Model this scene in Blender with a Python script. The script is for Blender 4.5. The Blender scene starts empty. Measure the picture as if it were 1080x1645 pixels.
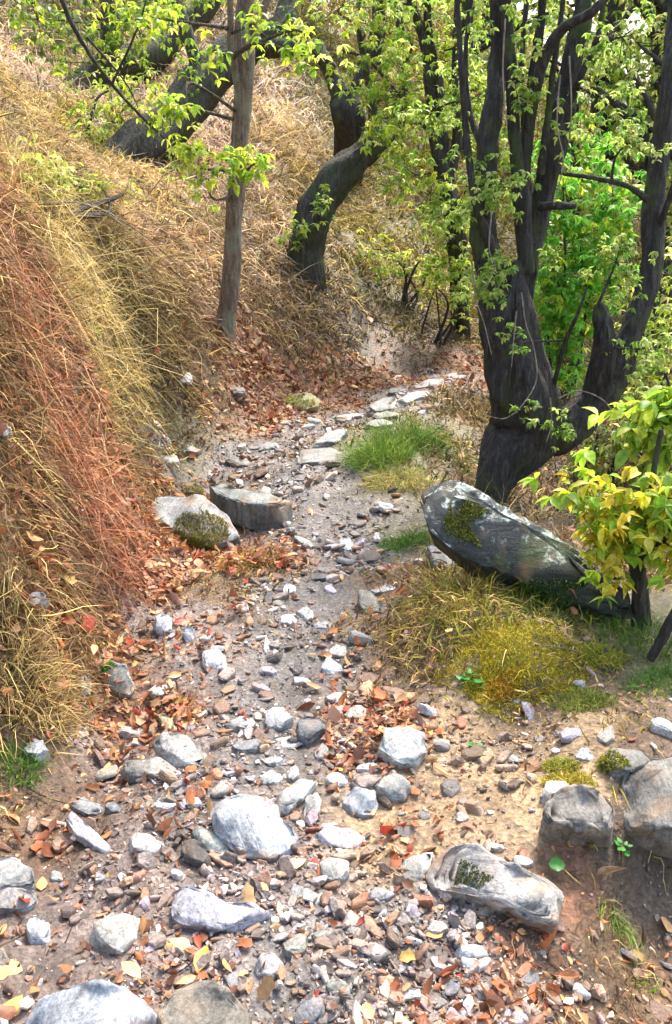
import bpy, bmesh, math, random
import numpy as np
from mathutils import Vector
R = math.radians
S = bpy.context.scene
rng = np.random.default_rng(7)
random.seed(7)

# ---------------------------------------------------------------- camera, sky, sun, exposure
EYE = np.array([0.0, 0.0, 1.55]); PITCH = R(20.0); F = 1424.0
cd = bpy.data.cameras.new('camera'); cam = bpy.data.objects.new('camera', cd)
S.collection.objects.link(cam); S.camera = cam
cam.location = EYE; cam.rotation_euler = (math.pi/2 - PITCH, 0, 0)
cd.sensor_fit = 'VERTICAL'; cd.angle = 2*math.atan(822.5/F); cd.clip_end = 1500; cd.clip_start = 0.05
SUN_EL, SUN_AZ = R(56), R(28)          # azimuth from +Y (ahead) towards +X (right)
w = bpy.data.worlds.new('World'); S.world = w; w.use_nodes = True
nt = w.node_tree; bg = nt.nodes['Background']
sky = nt.nodes.new('ShaderNodeTexSky'); sky.sky_type = 'NISHITA'; sky.sun_disc = False
sky.sun_elevation = SUN_EL; sky.sun_rotation = SUN_AZ; sky.air_density = 1.6; sky.dust_density = 4.0; sky.ozone_density = 1.0
nt.links.new(sky.outputs[0], bg.inputs[0]); bg.inputs[1].default_value = 0.15
ld = bpy.data.lights.new('sun', 'SUN'); ld.energy = 2.2; ld.angle = R(12); ld.color = (1.0, 0.93, 0.83)
sun = bpy.data.objects.new('sun', ld); S.collection.objects.link(sun)
sdir = Vector((math.sin(SUN_AZ)*math.cos(SUN_EL), math.cos(SUN_AZ)*math.cos(SUN_EL), math.sin(SUN_EL)))
sun.rotation_euler = sdir.to_track_quat('Z', 'Y').to_euler()
S.view_settings.view_transform = 'Standard'; S.view_settings.look = 'None'
S.view_settings.exposure = 1.86; S.view_settings.gamma = 1.0
S.cycles.use_denoising = True
S.cycles.max_bounces = 6; S.cycles.transparent_max_bounces = 8

# ---------------------------------------------------------------- projection helpers (lay-out of real positions)
FW = np.array([0, math.cos(PITCH), -math.sin(PITCH)]); UP = np.array([0, math.sin(PITCH), math.cos(PITCH)])
def ray(px, py):
    return FW + np.array([1., 0, 0])*((px-540)/F) + UP*((822.5-py)/F)
def P(px, py, Y):
    d = ray(px, py); return EYE + d*(Y/d[1])
def pxm(n, Y): return n*Y*1.05/F                # n photo pixels at distance Y, in metres

# ---------------------------------------------------------------- noise
_perm = np.random.default_rng(3).permutation(256); _perm = np.concatenate([_perm, _perm, _perm])
_grad = np.random.default_rng(4).normal(size=(256, 3)); _grad /= np.linalg.norm(_grad, axis=1)[:, None]
def perlin(p):
    p = np.asarray(p, float); i = np.floor(p).astype(int); f = p - i; i &= 255
    u = f*f*f*(f*(f*6-15)+10); out = 0
    for dx in (0, 1):
        for dy in (0, 1):
            for dz in (0, 1):
                h = _perm[_perm[_perm[(i[..., 0]+dx) & 255] + ((i[..., 1]+dy) & 255)] + ((i[..., 2]+dz) & 255)]
                g = _grad[h]
                d = g[..., 0]*(f[..., 0]-dx) + g[..., 1]*(f[..., 1]-dy) + g[..., 2]*(f[..., 2]-dz)
                wx = u[..., 0] if dx else 1-u[..., 0]; wy = u[..., 1] if dy else 1-u[..., 1]; wz = u[..., 2] if dz else 1-u[..., 2]
                out = out + d*wx*wy*wz
    return out*1.6
def fbm(p, o=4, s=0.5):
    a, t = 1.0, 0
    for k in range(o):
        t = t + a*perlin(p*(2**k) + 17.3*k); a *= s
    return t
def n2(x, y, f, seed=0, o=1):
    p = np.stack([np.asarray(x)*f, np.asarray(y)*f, np.full_like(np.asarray(x, float), seed*7.7)], -1)
    return fbm(p, o)
def sstep(a, b, x):
    t = np.clip((x-a)/(b-a), 0, 1); return t*t*(3-2*t)

# ---------------------------------------------------------------- terrain height: smooth surface through surveyed points
CP = [  # photo pixel and distance of points of the ground
 (480,1645,1.27),(200,1645,1.28),(700,1645,1.27),(450,1500,1.49),(150,1500,1.5),(700,1500,1.5),(450,1350,1.78),(200,1350,1.8),(650,1350,1.79),
 (430,1200,2.17),(300,1230,2.09),(560,1200,2.17),(480,1050,2.70),(400,1080,2.58),(560,1060,2.66),(520,930,3.33),(450,930,3.32),(600,930,3.30),
 (560,850,3.98),(480,850,3.95),(620,850,3.9),(430,760,4.78),(300,760,4.75),(560,770,4.6),(480,700,5.55),(350,705,5.4),(600,665,6.0),(700,605,7.4),(740,575,8.3),(640,620,7.0),
 # left bank, near lobe
 (20,1290,1.93),(60,1200,2.1),(0,1120,2.2),(120,1100,2.42),(0,1000,2.3),(0,850,2.4),(0,700,2.55),(0,500,2.9),(0,345,3.35),(220,1050,2.65),(250,980,2.95),(340,930,3.25),
 (120,980,2.7),(100,900,2.85),(230,880,3.35),(100,700,3.2),(100,500,3.7),(115,385,4.4),(200,780,4.05),(190,700,4.1),(200,560,4.8),(200,420,5.6),(180,320,6.6),(0,340,3.8),(60,345,4.1),(0,215,8.5),(60,230,8.0),(120,240,8.2),(0,120,11.5),(120,150,11),(0,0,15),(100,0,15.5),
 # recess and hillside
 (240,730,5.05),(350,680,5.7),(300,640,5.55),(430,650,6.2),(350,600,6.1),(350,520,6.6),(350,430,7.3),(350,300,8.8),(350,150,11),(350,0,14),(200,0,15.5),(200,180,11.5),
 (520,635,6.8),(500,560,7.5),(500,450,8.4),(500,300,10.5),(500,150,13),(500,0,16.5),(620,590,7.8),(650,540,8.4),(650,450,9.5),(650,300,12),(650,150,15.5),(650,0,20),
 (760,560,9),(760,500,10),(800,400,12.5),(800,200,18),(800,50,24),
 # right side
 (640,800,4.25),(620,740,4.75),(700,740,4.9),(720,680,5.6),(740,640,6.3),(790,810,4.45),(860,800,4.8),(880,760,5.3),(950,800,4.8),(900,650,6.9),(1050,700,5.6),(1000,850,3.9),
 (690,860,3.70),(750,930,3.1),(640,900,3.48),(650,980,2.95),(700,1000,2.70),(620,1060,2.64),(680,1080,2.52),(820,1040,2.48),(820,960,2.88),(900,960,2.95),(760,1110,2.42),(820,1130,2.37),(980,1080,2.45),(1070,1080,2.4),(1060,980,2.85),
 (640,1150,2.33),(760,1190,2.2),(900,1180,2.17),(1050,1170,2.1),(700,1280,1.94),(830,1290,1.9),(960,1240,1.95),(1070,1240,1.93),(640,1300,1.9),(860,1350,1.76),(900,1400,1.70),(980,1330,1.77),
 (930,1500,1.54),(880,1600,1.38),(1000,1440,1.70),(1060,1400,1.80),(1060,1600,1.5),(960,1640,1.36),(1075,1500,1.66),
]
XY = [tuple(P(*c)) for c in CP]
XY += [(-.5,.8,0),(.5,.8,-.02),(0,.2,0),(-1.3,.8,.35),(-1.8,.3,.8),(1.2,.6,-.15),(2.5,.3,-.6),(-4,1,2.2),(-3.5,3,2.3),(-6,2,3.6),(5,1,-1.3),(0,-3,-.1),(-4,-3,2),(5,-3,-1.4),
       (2.4,3,-.1),(3.5,4,-.5),(5,6,-1.0),(9,8,-1.6),(-5,6,3.3),(-9,8,5.5),(-8,14,8),(-20,20,14),(-14,30,17),(0,32,12.5),(9,30,3.0),(12,18,-.4),(5.5,13,-.2),(5,9,-.7),(3.3,7,-.35),(18,30,1.5),(20,12,-3),(30,60,7),(8,60,14),(-10,60,28),(-40,60,34),(60,60,8),(60,20,-4),(-50,20,24)]
XY = np.array(XY)
def uv(x, y):
    y = np.clip(y, -4, 80); x = np.clip(x, -70, 70)
    return x/(1.2+0.55*np.maximum(y, 0)), 1.25*np.log(1.3+0.9*np.maximum(y, 0)) + 0.35*np.minimum(y, 0)
cu, cv = uv(XY[:, 0], XY[:, 1])
def _phi(r2): return np.where(r2 > 1e-12, 0.5*r2*np.log(r2+1e-12), 0)
HS = 1.0 + 0.3*np.maximum(XY[:, 1], 0)          # height is scaled by distance, so near ground stays gentle
_n = len(cu); A = np.zeros((_n+3, _n+3))
A[:_n, :_n] = _phi((cu[:, None]-cu)**2 + (cv[:, None]-cv)**2) + np.eye(_n)*1e-3
A[:_n, _n] = 1; A[:_n, _n+1] = cu; A[:_n, _n+2] = cv; A[_n:, :_n] = A[:_n, _n:].T
_w = np.linalg.solve(A, np.concatenate([XY[:, 2]/HS, [0, 0, 0]]))
def Hbase(x, y):
    x = np.asarray(x, float); y = np.asarray(y, float); sh = np.broadcast(x, y).shape
    u, v = uv(np.broadcast_to(x, sh).ravel(), np.broadcast_to(y, sh).ravel()); out = np.empty(u.size)
    for i in range(0, u.size, 40000):
        a, b = u[i:i+40000], v[i:i+40000]
        out[i:i+40000] = _phi((a[:, None]-cu)**2 + (b[:, None]-cv)**2) @ _w[:_n] + _w[_n] + _w[_n+1]*a + _w[_n+2]*b
    return out.reshape(sh) * (1.0 + 0.3*np.clip(np.broadcast_to(y, sh), 0, 80))
def H(x, y):
    x = np.asarray(x, float); y = np.asarray(y, float)
    h = Hbase(x, y)
    far = sstep(3, 12, y)
    bank = sstep(.12, .7, h)*(x < 0)*sstep(9, 4, y)
    h = h + bank*(.09*n2(x, y, 2.0, 41, 2) + .08*n2(x, y, 5.5, 42, 2)) + 0.030*n2(x, y, 2.2, 1, 2) + 0.010*n2(x, y, 9, 2, 3) + far*0.10*n2(x, y, .7, 3, 2)
    return h
def hit(px, py, lo=0.4, hi=70, fn=H):
    d = ray(px, py); t = np.geomspace(lo, hi, 500)
    q = EYE + d*t[:, None]; g = q[:, 2] - fn(q[:, 0], q[:, 1])
    k = np.where(g < 0)[0]
    if len(k) == 0: return EYE + d*12
    a, b = (t[k[0]-1] if k[0] else lo), t[k[0]]
    tt = np.linspace(a, b, 24); q = EYE + d*tt[:, None]; g = q[:, 2] - fn(q[:, 0], q[:, 1]); j = np.where(g < 0)[0]
    return q[j[0]] if len(j) else q[-1]
def Nrm(x, y, e=0.06):
    n = np.stack([-(Hbase(x+e, y)-Hbase(x-e, y))/(2*e), -(Hbase(x, y+e)-Hbase(x, y-e))/(2*e), np.ones_like(x)], -1)
    return n/np.linalg.norm(n, axis=-1, keepdims=True)

# ---------------------------------------------------------------- scene helpers
COL = S.collection
def mesh(name, V, T, mat, parent=None, col=None, smooth=True, at=None):
    """one mesh object from vertices (N,3) and triangles / quads (M,3|4)"""
    V = np.asarray(V, np.float32); T = np.asarray(T, np.int32)
    if at is not None: V = V - np.asarray(at, np.float32)
    k = T.shape[1]; me = bpy.data.meshes.new(name)
    me.vertices.add(len(V)); me.vertices.foreach_set('co', V.ravel())
    me.loops.add(T.size); me.loops.foreach_set('vertex_index', T.ravel())
    me.polygons.add(len(T)); me.polygons.foreach_set('loop_start', np.arange(0, T.size, k, dtype=np.int32))
    me.polygons.foreach_set('use_smooth', np.full(len(T), smooth))
    me.update(calc_edges=True)
    if col is not None:
        a = me.color_attributes.new('Col', 'FLOAT_COLOR', 'POINT')
        c = np.ones((len(V), 4), np.float32); c[:, :3] = col; a.data.foreach_set('color', c.ravel())
    me.materials.append(mat)
    o = bpy.data.objects.new(name, me); COL.objects.link(o)
    if at is not None: o.location = at
    if parent is not None:
        o.parent = parent
        if at is not None: o.location = Vector(at) - parent.location
        else: o.location = -parent.location
    return o
def tag(o, label=None, cat=None, group=None, kind=None):
    if label: o['label'] = label
    if cat: o['category'] = cat
    if group: o['group'] = group
    if kind: o['kind'] = kind
    return o
def empty(name, loc, label, cat, group=None):
    o = bpy.data.objects.new(name, None); COL.objects.link(o); o.location = loc; o.empty_display_size = .1
    return tag(o, label, cat, group)

# ---------------------------------------------------------------- materials
def mat_new(name):
    m = bpy.data.materials.new(name); m.use_nodes = True; t = m.node_tree
    return m, t, t.nodes['Principled BSDF'], t.nodes['Material Output']
def nd(t, kind, **kw):
    n = t.nodes.new(kind)
    for k, v in kw.items():
        if k.startswith('i_'): n.inputs[k[2:].replace('_', ' ')].default_value = v
        else: setattr(n, k, v)
    return n
def noise(t, vec, scale, detail=6, rough=.6, dist=0):
    n = nd(t, 'ShaderNodeTexNoise'); n.inputs['Scale'].default_value = scale; n.inputs['Detail'].default_value = detail
    n.inputs['Roughness'].default_value = rough; n.inputs['Distortion'].default_value = dist
    if vec is not None: t.links.new(vec, n.inputs['Vector'])
    return n.outputs[0]
def ramp(t, fac, stops):
    r = nd(t, 'ShaderNodeValToRGB'); e = r.color_ramp.elements
    while len(e) < len(stops): e.new(0.5)
    for k, (p, c) in enumerate(stops):
        e[k].position = p; e[k].color = (*c, 1) if hasattr(c, '__len__') else (c, c, c, 1)
    t.links.new(fac, r.inputs[0]); return r.outputs[0]
def mixc(t, fac, a, b, mode='MIX'):
    m = nd(t, 'ShaderNodeMix', data_type='RGBA', blend_type=mode)
    for s, v in ((0, fac), (6, a), (7, b)):
        if hasattr(v, 'is_linked'): t.links.new(v, m.inputs[s])
        elif s == 0: m.inputs[0].default_value = v
        else: m.inputs[s].default_value = (*v, 1) if len(v) == 3 else v
    return m.outputs[2]
def bump(t, h, strength, dist, prev=None):
    b = nd(t, 'ShaderNodeBump'); b.inputs['Strength'].default_value = strength; b.inputs['Distance'].default_value = dist
    t.links.new(h, b.inputs['Height'])
    if prev is not None: t.links.new(prev, b.inputs['Normal'])
    return b.outputs[0]

def m_ground():
    m, t, p, o = mat_new('ground_soil'); c = nd(t, 'ShaderNodeAttribute', attribute_name='Col').outputs[0]
    g = nd(t, 'ShaderNodeNewGeometry').outputs['Position']
    a = noise(t, g, 7, 8, .65); b = noise(t, g, 60, 6, .7); v = nd(t, 'ShaderNodeTexVoronoi'); v.inputs['Scale'].default_value = 85; t.links.new(g, v.inputs['Vector'])
    k = ramp(t, a, [(.28, .5), (.5, 1.0), (.72, 1.5)]); c1 = mixc(t, 1.0, c, k, 'MULTIPLY')
    k2 = ramp(t, b, [(.3, .45), (.5, 1), (.7, 1.6)]); c2 = mixc(t, .9, c1, k2, 'MULTIPLY')
    k3 = ramp(t, v.outputs['Color'], [(.2, .6), (.6, 1.0), (.95, 1.9)]); c3 = mixc(t, .6, c2, k3, 'MULTIPLY')
    t.links.new(c3, p.inputs['Base Color'])
    rr = ramp(t, a, [(.3, .2), (.7, .62)]); t.links.new(rr, p.inputs['Roughness'])
    n1 = bump(t, a, .7, .03); n_ = bump(t, b, .8, .012, n1); n3 = bump(t, v.outputs[0], .5, .006, n_)
    t.links.new(n3, p.inputs['Normal']); return m
def m_rock(name='weathered_stone', attr=None, gloss=.5):
    """schist: base colour from the object, bedding bands, veins, lichen spots"""
    m, t, p, o = mat_new(name)
    if attr: base = nd(t, 'ShaderNodeAttribute', attribute_name='Col').outputs[0]
    else: base = nd(t, 'ShaderNodeObjectInfo').outputs['Color']
    g = nd(t, 'ShaderNodeNewGeometry').outputs['Position'] if attr else nd(t, 'ShaderNodeTexCoord').outputs['Object']
    if not attr:
        vr = nd(t, 'ShaderNodeVectorRotate', rotation_type='EULER_XYZ'); rn = nd(t, 'ShaderNodeObjectInfo').outputs['Random']; cb = nd(t, 'ShaderNodeCombineXYZ')
        for q, f in enumerate((1.4, 2.3, 6.28)):
            mu = nd(t, 'ShaderNodeMath', operation='MULTIPLY'); mu.inputs[1].default_value = f; t.links.new(rn, mu.inputs[0]); t.links.new(mu.outputs[0], cb.inputs[q])
        t.links.new(g, vr.inputs['Vector']); t.links.new(cb.outputs[0], vr.inputs['Rotation']); g = vr.outputs[0]
    mp = nd(t, 'ShaderNodeMapping'); mp.inputs['Scale'].default_value = (5, 8, 34); mp.inputs['Rotation'].default_value = (.25, .15, .4); t.links.new(g, mp.inputs[0])
    band = noise(t, mp.outputs[0], 1.0, 8, .7, .7)
    big = noise(t, g, 9, 6, .6, .5); fine = noise(t, g, 95, 8, .75)
    c = mixc(t, 1.0, base, ramp(t, band, [(.28, .32), (.48, .95), (.72, 1.45)]), 'MULTIPLY')
    c = mixc(t, .85, c, ramp(t, big, [(.32, .42), (.5, 1), (.7, 1.4)]), 'MULTIPLY')
    c = mixc(t, .9, c, ramp(t, fine, [(.34, .38), (.5, 1), (.66, 1.6)]), 'MULTIPLY')
    st = noise(t, g, 5, 3, .5, 1.5)                                             # rusty staining
    c = mixc(t, ramp(t, st, [(.5, 0.0), (.68, .6)]), c, (.30, .17, .08), 'MIX')
    t.links.new(c, p.inputs['Base Color'])
    t.links.new(ramp(t, big, [(.3, gloss-.12), (.7, gloss+.3)]), p.inputs['Roughness'])
    nn = bump(t, band, .7, .012); nn = bump(t, fine, .6, .006, nn); 
    t.links.new(nn, p.inputs['Normal']); return m
def m_blade(name, trans=.35, rough=.6, spec=.3):
    m, t, p, o = mat_new(name); c = nd(t, 'ShaderNodeAttribute', attribute_name='Col').outputs[0]
    g = nd(t, 'ShaderNodeNewGeometry').outputs['Position']; n = noise(t, g, 70, 3, .6)
    c = mixc(t, .7, c, ramp(t, n, [(.3, .55), (.5, 1), (.7, 1.4)]), 'MULTIPLY')
    t.links.new(c, p.inputs['Base Color']); p.inputs['Roughness'].default_value = rough; p.inputs['Specular IOR Level'].default_value = spec
    tr = nd(t, 'ShaderNodeBsdfTranslucent'); t.links.new(c, tr.inputs[0]); mx = nd(t, 'ShaderNodeMixShader'); mx.inputs[0].default_value = trans
    t.links.new(p.outputs[0], mx.inputs[1]); t.links.new(tr.outputs[0], mx.inputs[2]); t.links.new(mx.outputs[0], o.inputs[0]); return m
def m_bark(name, c1, c2, moss, mossc=(.07, .10, .02)):
    m, t, p, o = mat_new(name); g = nd(t, 'ShaderNodeNewGeometry').outputs['Position']
    mp = nd(t, 'ShaderNodeMapping'); mp.inputs['Scale'].default_value = (30, 30, 5); t.links.new(g, mp.inputs[0])
    a = noise(t, mp.outputs[0], 1.3, 8, .7, .6); b = noise(t, g, 5, 5, .6, .5); f = noise(t, g, 80, 6, .7)
    c = ramp(t, a, [(.3, tuple(x*.35 for x in c1)), (.5, c1), (.72, c2)])
    c = mixc(t, .7, c, ramp(t, f, [(.3, .5), (.5, 1), (.7, 1.5)]), 'MULTIPLY')
    c = mixc(t, ramp(t, b, [(.62-moss*.35, 0), (.75-moss*.3, .85)]), c, mossc)
    t.links.new(c, p.inputs['Base Color']); p.inputs['Roughness'].default_value = .85
    w2 = nd(t, 'ShaderNodeTexVoronoi', feature='DISTANCE_TO_EDGE'); w2.inputs['Scale'].default_value = 1.1; t.links.new(mp.outputs[0], w2.inputs['Vector']); nn = bump(t, a, 1.0, .05); nn = bump(t, w2.outputs[0], .8, .03, nn); nn = bump(t, f, .6, .008, nn); t.links.new(nn, p.inputs['Normal']); return m
M_ground = m_ground(); M_rock = m_rock(); M_wet = m_rock('damp_stone', gloss=.3); M_gravel = m_rock('gravel_stone', attr=1, gloss=.45)
M_grass = m_blade('dry_grass_blade', .3, .65, .25); M_leaf = m_blade('fresh_leaf', .6, .4, .4); M_dead = m_blade('dead_leaf', .25, .5, .4)
M_dark = m_bark('dark_bark', (.045, .037, .034), (.135, .115, .105), .25); M_mossy = m_bark('mossy_bark', (.06, .05, .04), (.18, .155, .125), .5, (.055, .07, .025))
M_pale = m_bark('pale_bark', (.24, .165, .12), (.44, .37, .31), .4, (.26, .28, .20)); M_twig = m_bark('twig_bark', (.10, .075, .055), (.26, .20, .16), .0)
M_straw = m_bark('dead_vine', (.32, .26, .2), (.5, .42, .34), .0)

# ---------------------------------------------------------------- what covers the ground where
C = dict(R=(.29, .14, .07), S=(.62, .45, .17), T=(.62, .42, .25), O=(.24, .21, .05), G=(.10, .21, .025), Y=(.42, .33, .035), B=(.22, .13, .06), D=(.15, .10, .05), P=(.80, .60, .46))
SO = dict(m=(.128, .112, .104), p=(.165, .125, .108), b=(.12, .07, .04), t=(.25, .165, .09), d=(.065, .042, .028), g=(.12, .10, .05), e=(.105, .06, .028), r=(.18, .08, .04))
#   px, py, grass, length, colour, litter, gravel, soil
TB = [
 (480,1640,0,.1,'B',.25,1,'m'),(200,1600,0,.1,'B',.35,.9,'p'),(750,1600,0,.1,'B',.6,.9,'p'),(450,1500,0,.1,'B',.2,.9,'m'),(120,1480,.0,.1,'B',.3,.6,'p'),(680,1480,0,.1,'B',.3,.9,'m'),
 (450,1380,0,.1,'B',.2,.8,'p'),(200,1400,0,.1,'B',.3,.6,'p'),(80,1360,.05,.1,'B',.35,.5,'b'),(300,1280,0,.1,'B',.4,.8,'m'),(180,1210,.0,.1,'B',.5,.9,'p'),(430,1200,0,.1,'B',.2,1,'m'),
 (550,1180,0,.1,'B',.8,.9,'p'),(400,1120,0,.1,'B',.1,1,'m'),(480,1050,0,.1,'B',.15,1,'m'),(560,1070,0,.1,'B',.5,.9,'m'),(300,1080,0,.1,'B',.45,1,'p'),(260,1130,0,.1,'B',.8,.8,'r'),
 (530,960,0,.1,'B',.03,.7,'m'),(470,960,0,.1,'B',.2,.9,'m'),(590,890,0,.1,'B',.1,1,'m'),(560,820,0,.1,'B',.1,1,'m'),(490,780,0,.1,'B',.15,1,'m'),(400,740,0,.1,'B',.3,1,'m'),(270,745,.1,.1,'B',.4,1,'m'),(500,690,.1,.1,'B',.4,.9,'m'),(640,645,.05,.1,'B',.5,.9,'m'),(700,605,0,.1,'B',.8,.7,'p'),(735,575,.1,.1,'B',.9,.4,'r'),
 # left edge litter
 (240,760,.15,.15,'R',.9,.1,'r'),(200,790,.12,.15,'R',.95,0,'r'),(215,850,.1,.12,'R',1,0,'r'),(300,890,.15,.12,'B',1,.1,'r'),(410,910,.5,.12,'S',.8,.2,'b'),(350,950,.9,.13,'S',.35,.2,'b'),(250,950,.45,.14,'B',1,.1,'r'),(180,1020,.5,.14,'B',.7,.4,'b'),(230,1010,.1,.12,'B',.5,1,'p'),(300,1000,.3,.12,'B',.4,.8,'p'),(150,1140,.05,.1,'B',.8,.8,'r'),(100,1150,.15,.12,'S',.4,.7,'p'),
 (40,1160,.9,.18,'B',.3,.1,'b'),(20,1230,.7,.12,'G',.1,.2,'b'),(10,1290,.35,.15,'B',.3,.2,'b'),
 # left bank grasses
 (30,1050,.95,.17,'S',.3,0,'b'),(60,970,.85,.15,'B',.4,.1,'b'),(130,950,.8,.16,'B',.5,.1,'b'),(110,850,.55,.18,'R',.9,0,'r'),(30,850,.8,.2,'R',.5,0,'r'),(90,780,.6,.2,'R',.8,0,'r'),(150,780,.5,.24,'R',.9,0,'r'),(60,720,.6,.22,'B',.85,0,'r'),(170,700,.5,.2,'R',.9,0,'r'),(20,600,.85,.28,'R',.5,0,'r'),(120,620,.75,.16,'D',.3,0,'d'),(130,560,.8,.18,'O',.1,0,'d'),(100,450,1,.24,'B',.1,0,'b'),(150,460,.95,.22,'B',.1,0,'b'),(200,500,.9,.16,'D',.1,0,'d'),(240,540,.9,.16,'D',.1,0,'d'),(30,420,.95,.3,'B',.2,0,'b'),(20,500,.9,.3,'R',.3,0,'r'),(170,380,1,.32,'S',0,0,'b'),(60,350,.95,.3,'S',0,0,'b'),(200,330,.9,.35,'T',0,0,'b'),
 (180,540,.8,.2,'O',.1,0,'d'),(230,470,.95,.2,'B',0,0,'b'),(220,600,.8,.13,'D',.1,0,'g'),(260,660,.8,.16,'O',.2,0,'g'),(210,690,.8,.2,'O',.2,0,'d'),(330,630,.5,.15,'B',.7,.05,'b'),(400,610,.35,.15,'R',.9,0,'r'),(460,600,.3,.15,'R',1,.05,'r'),(420,665,.1,.12,'B',1,.3,'r'),(520,610,.25,.15,'B',1,0,'r'),(590,600,.3,.15,'B',.8,0,'r'),(660,570,.35,.2,'D',.7,0,'b'),
 (300,540,.9,.35,'B',.1,0,'b'),(300,440,1,.35,'T',0,0,'b'),(440,520,.95,.35,'B',.15,0,'b'),(430,430,1,.35,'T',0,0,'b'),(560,520,.9,.32,'D',.1,0,'d'),(640,500,.85,.3,'O',0,0,'g'),(700,520,.8,.3,'D',.2,0,'d'),(600,430,.9,.32,'O',0,0,'g'),(680,420,.9,.32,'Y',0,0,'g'),(560,370,.9,.35,'O',0,0,'g'),(450,330,1,.42,'T',0,0,'t'),(330,330,1,.42,'P',0,0,'t'),(250,300,1,.4,'S',0,0,'t'),(330,200,1,.5,'P',0,0,'t'),(430,150,1,.5,'P',0,0,'t'),(440,250,1,.5,'S',0,0,'t'),(560,200,.8,.45,'O',0,0,'g'),(650,250,.8,.45,'Y',0,0,'g'),(60,130,1,.5,'P',0,0,'t'),(150,220,.9,.5,'Y',0,0,'g'),(100,40,.9,.6,'O',0,0,'g'),(300,60,.9,.6,'P',0,0,'t'),(450,40,.9,.6,'O',0,0,'g'),(650,80,.8,.6,'Y',0,0,'g'),(800,200,.8,.6,'O',0,0,'g'),(780,450,.8,.4,'O',0,0,'g'),
 # right side
 (600,760,.15,.1,'O',.1,.7,'m'),(620,720,.85,.13,'G',0,0,'g'),(660,730,.9,.14,'G',0,0,'g'),(600,690,.5,.1,'O',0,.3,'g'),(640,780,.7,.14,'O',.1,.1,'g'),(700,700,.9,.22,'O',.1,0,'g'),(730,650,.9,.28,'B',.1,0,'g'),(740,760,.7,.2,'B',.3,0,'d'),(655,865,.9,.1,'G',0,0,'g'),(620,870,.4,.08,'O',.1,.6,'m'),
 (870,790,1,.3,'B',.1,0,'b'),(900,830,1,.28,'T',.1,0,'b'),(900,740,.9,.3,'B',.1,0,'d'),(980,720,.8,.3,'D',.1,0,'d'),(1050,900,.7,.2,'B',.3,0,'b'),(950,600,.9,.3,'O',0,0,'g'),
 (640,940,.35,.12,'R',.6,.3,'b'),(660,990,.75,.15,'D',.2,.1,'b'),(700,930,.95,.16,'S',.05,.05,'b'),(740,980,.95,.17,'Y',0,0,'g'),(640,1050,.6,.12,'D',.2,.35,'b'),(690,1080,.6,.11,'B',.3,.3,'b'),(800,940,.8,.12,'O',0,0,'g'),(900,980,.8,.1,'G',.05,0,'g'),(960,1000,.7,.09,'O',.1,.05,'g'),(1040,1020,.8,.1,'G',0,0,'g'),(1060,1090,.9,.1,'G',0,0,'g'),(980,1080,.65,.08,'Y',.05,.1,'b'),(900,1050,.6,.08,'Y',.1,.1,'b'),(880,1100,.35,.08,'S',.1,.2,'b'),(800,1050,.3,.06,'Y',0,0,'g'),(740,1100,.5,.09,'O',.1,.1,'t'),
 (700,1140,.15,.08,'B',.4,.6,'t'),(780,1150,.12,.08,'S',.05,.3,'t'),(860,1170,.1,.08,'S',.1,.7,'t'),(960,1150,.15,.08,'B',.1,.5,'t'),(1050,1160,.35,.09,'S',.1,.3,'b'),(760,1210,.03,.08,'S',.15,.75,'t'),(640,1150,.1,.08,'B',.9,.5,'b'),(700,1240,.0,.08,'S',.3,.8,'t'),(800,1260,.05,.08,'S',.2,.8,'t'),(700,1300,.0,.08,'S',.3,.7,'t'),(840,1330,.02,.08,'S',.1,.4,'t'),(610,1340,.02,.08,'S',.35,.7,'t'),(900,1240,.4,.07,'Y',.1,.4,'t'),(960,1220,.3,.08,'Y',.1,.3,'t'),(1050,1210,.3,.08,'Y',.1,.2,'b'),
 (920,1400,.12,.1,'R',.25,.1,'r'),(900,1470,.15,.1,'R',.2,.1,'r'),(1000,1370,.05,.1,'G',0,.05,'d'),(1050,1420,.06,.1,'B',.1,.3,'d'),(950,1550,.10,.1,'B',.3,.42,'e'),(1050,1550,.10,.1,'B',.3,.42,'e'),(1000,1640,.10,.1,'B',.3,.42,'e'),(860,1560,.1,.1,'B',.6,.6,'b'),
]
tb_p = np.array([hit(r[0], r[1])[:2] for r in TB])
tb_v = np.array([[r[2], r[3], *C[r[4]], r[5], r[6], *SO[r[7]]] for r in TB])
_extra = [(-.6,.6,.0,.1,'B',.3,.9,'m'),(.4,.6,0,.1,'B',.3,.9,'m'),(0,-1,0,.1,'B',.3,.8,'m'),(-1.6,.5,1,.25,'R',.2,0,'b'),(-2.5,1.5,1,.35,'S',0,0,'b'),(-4,3,1,.4,'S',0,0,'b'),(-6,6,1,.45,'T',0,0,'t'),(-10,10,1,.5,'T',0,0,'t'),(1.4,.9,.3,.12,'B',.1,.1,'b'),(2.2,1.8,.8,.12,'O',.1,0,'g'),(3,3,1,.25,'B',.1,0,'g'),(4.5,5,1,.3,'B',0,0,'g'),(6,8,1,.35,'O',0,0,'g'),(8,12,.9,.4,'O',0,0,'g'),(10,25,.9,.5,'O',0,0,'g'),(0,40,1,.6,'O',0,0,'g'),(-20,30,1,.6,'T',0,0,'t'),(30,30,.9,.5,'O',0,0,'g'),(-2,-3,1,.3,'B',0,0,'b'),(3,-3,.8,.2,'B',0,0,'b')]
tb_p = np.vstack([tb_p, [e[:2] for e in _extra]]); tb_v = np.vstack([tb_v, [[e[2], e[3], *C[e[4]], e[5], e[6], *SO[e[7]]] for e in _extra]])
tu, tv = uv(tb_p[:, 0], tb_p[:, 1])
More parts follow.
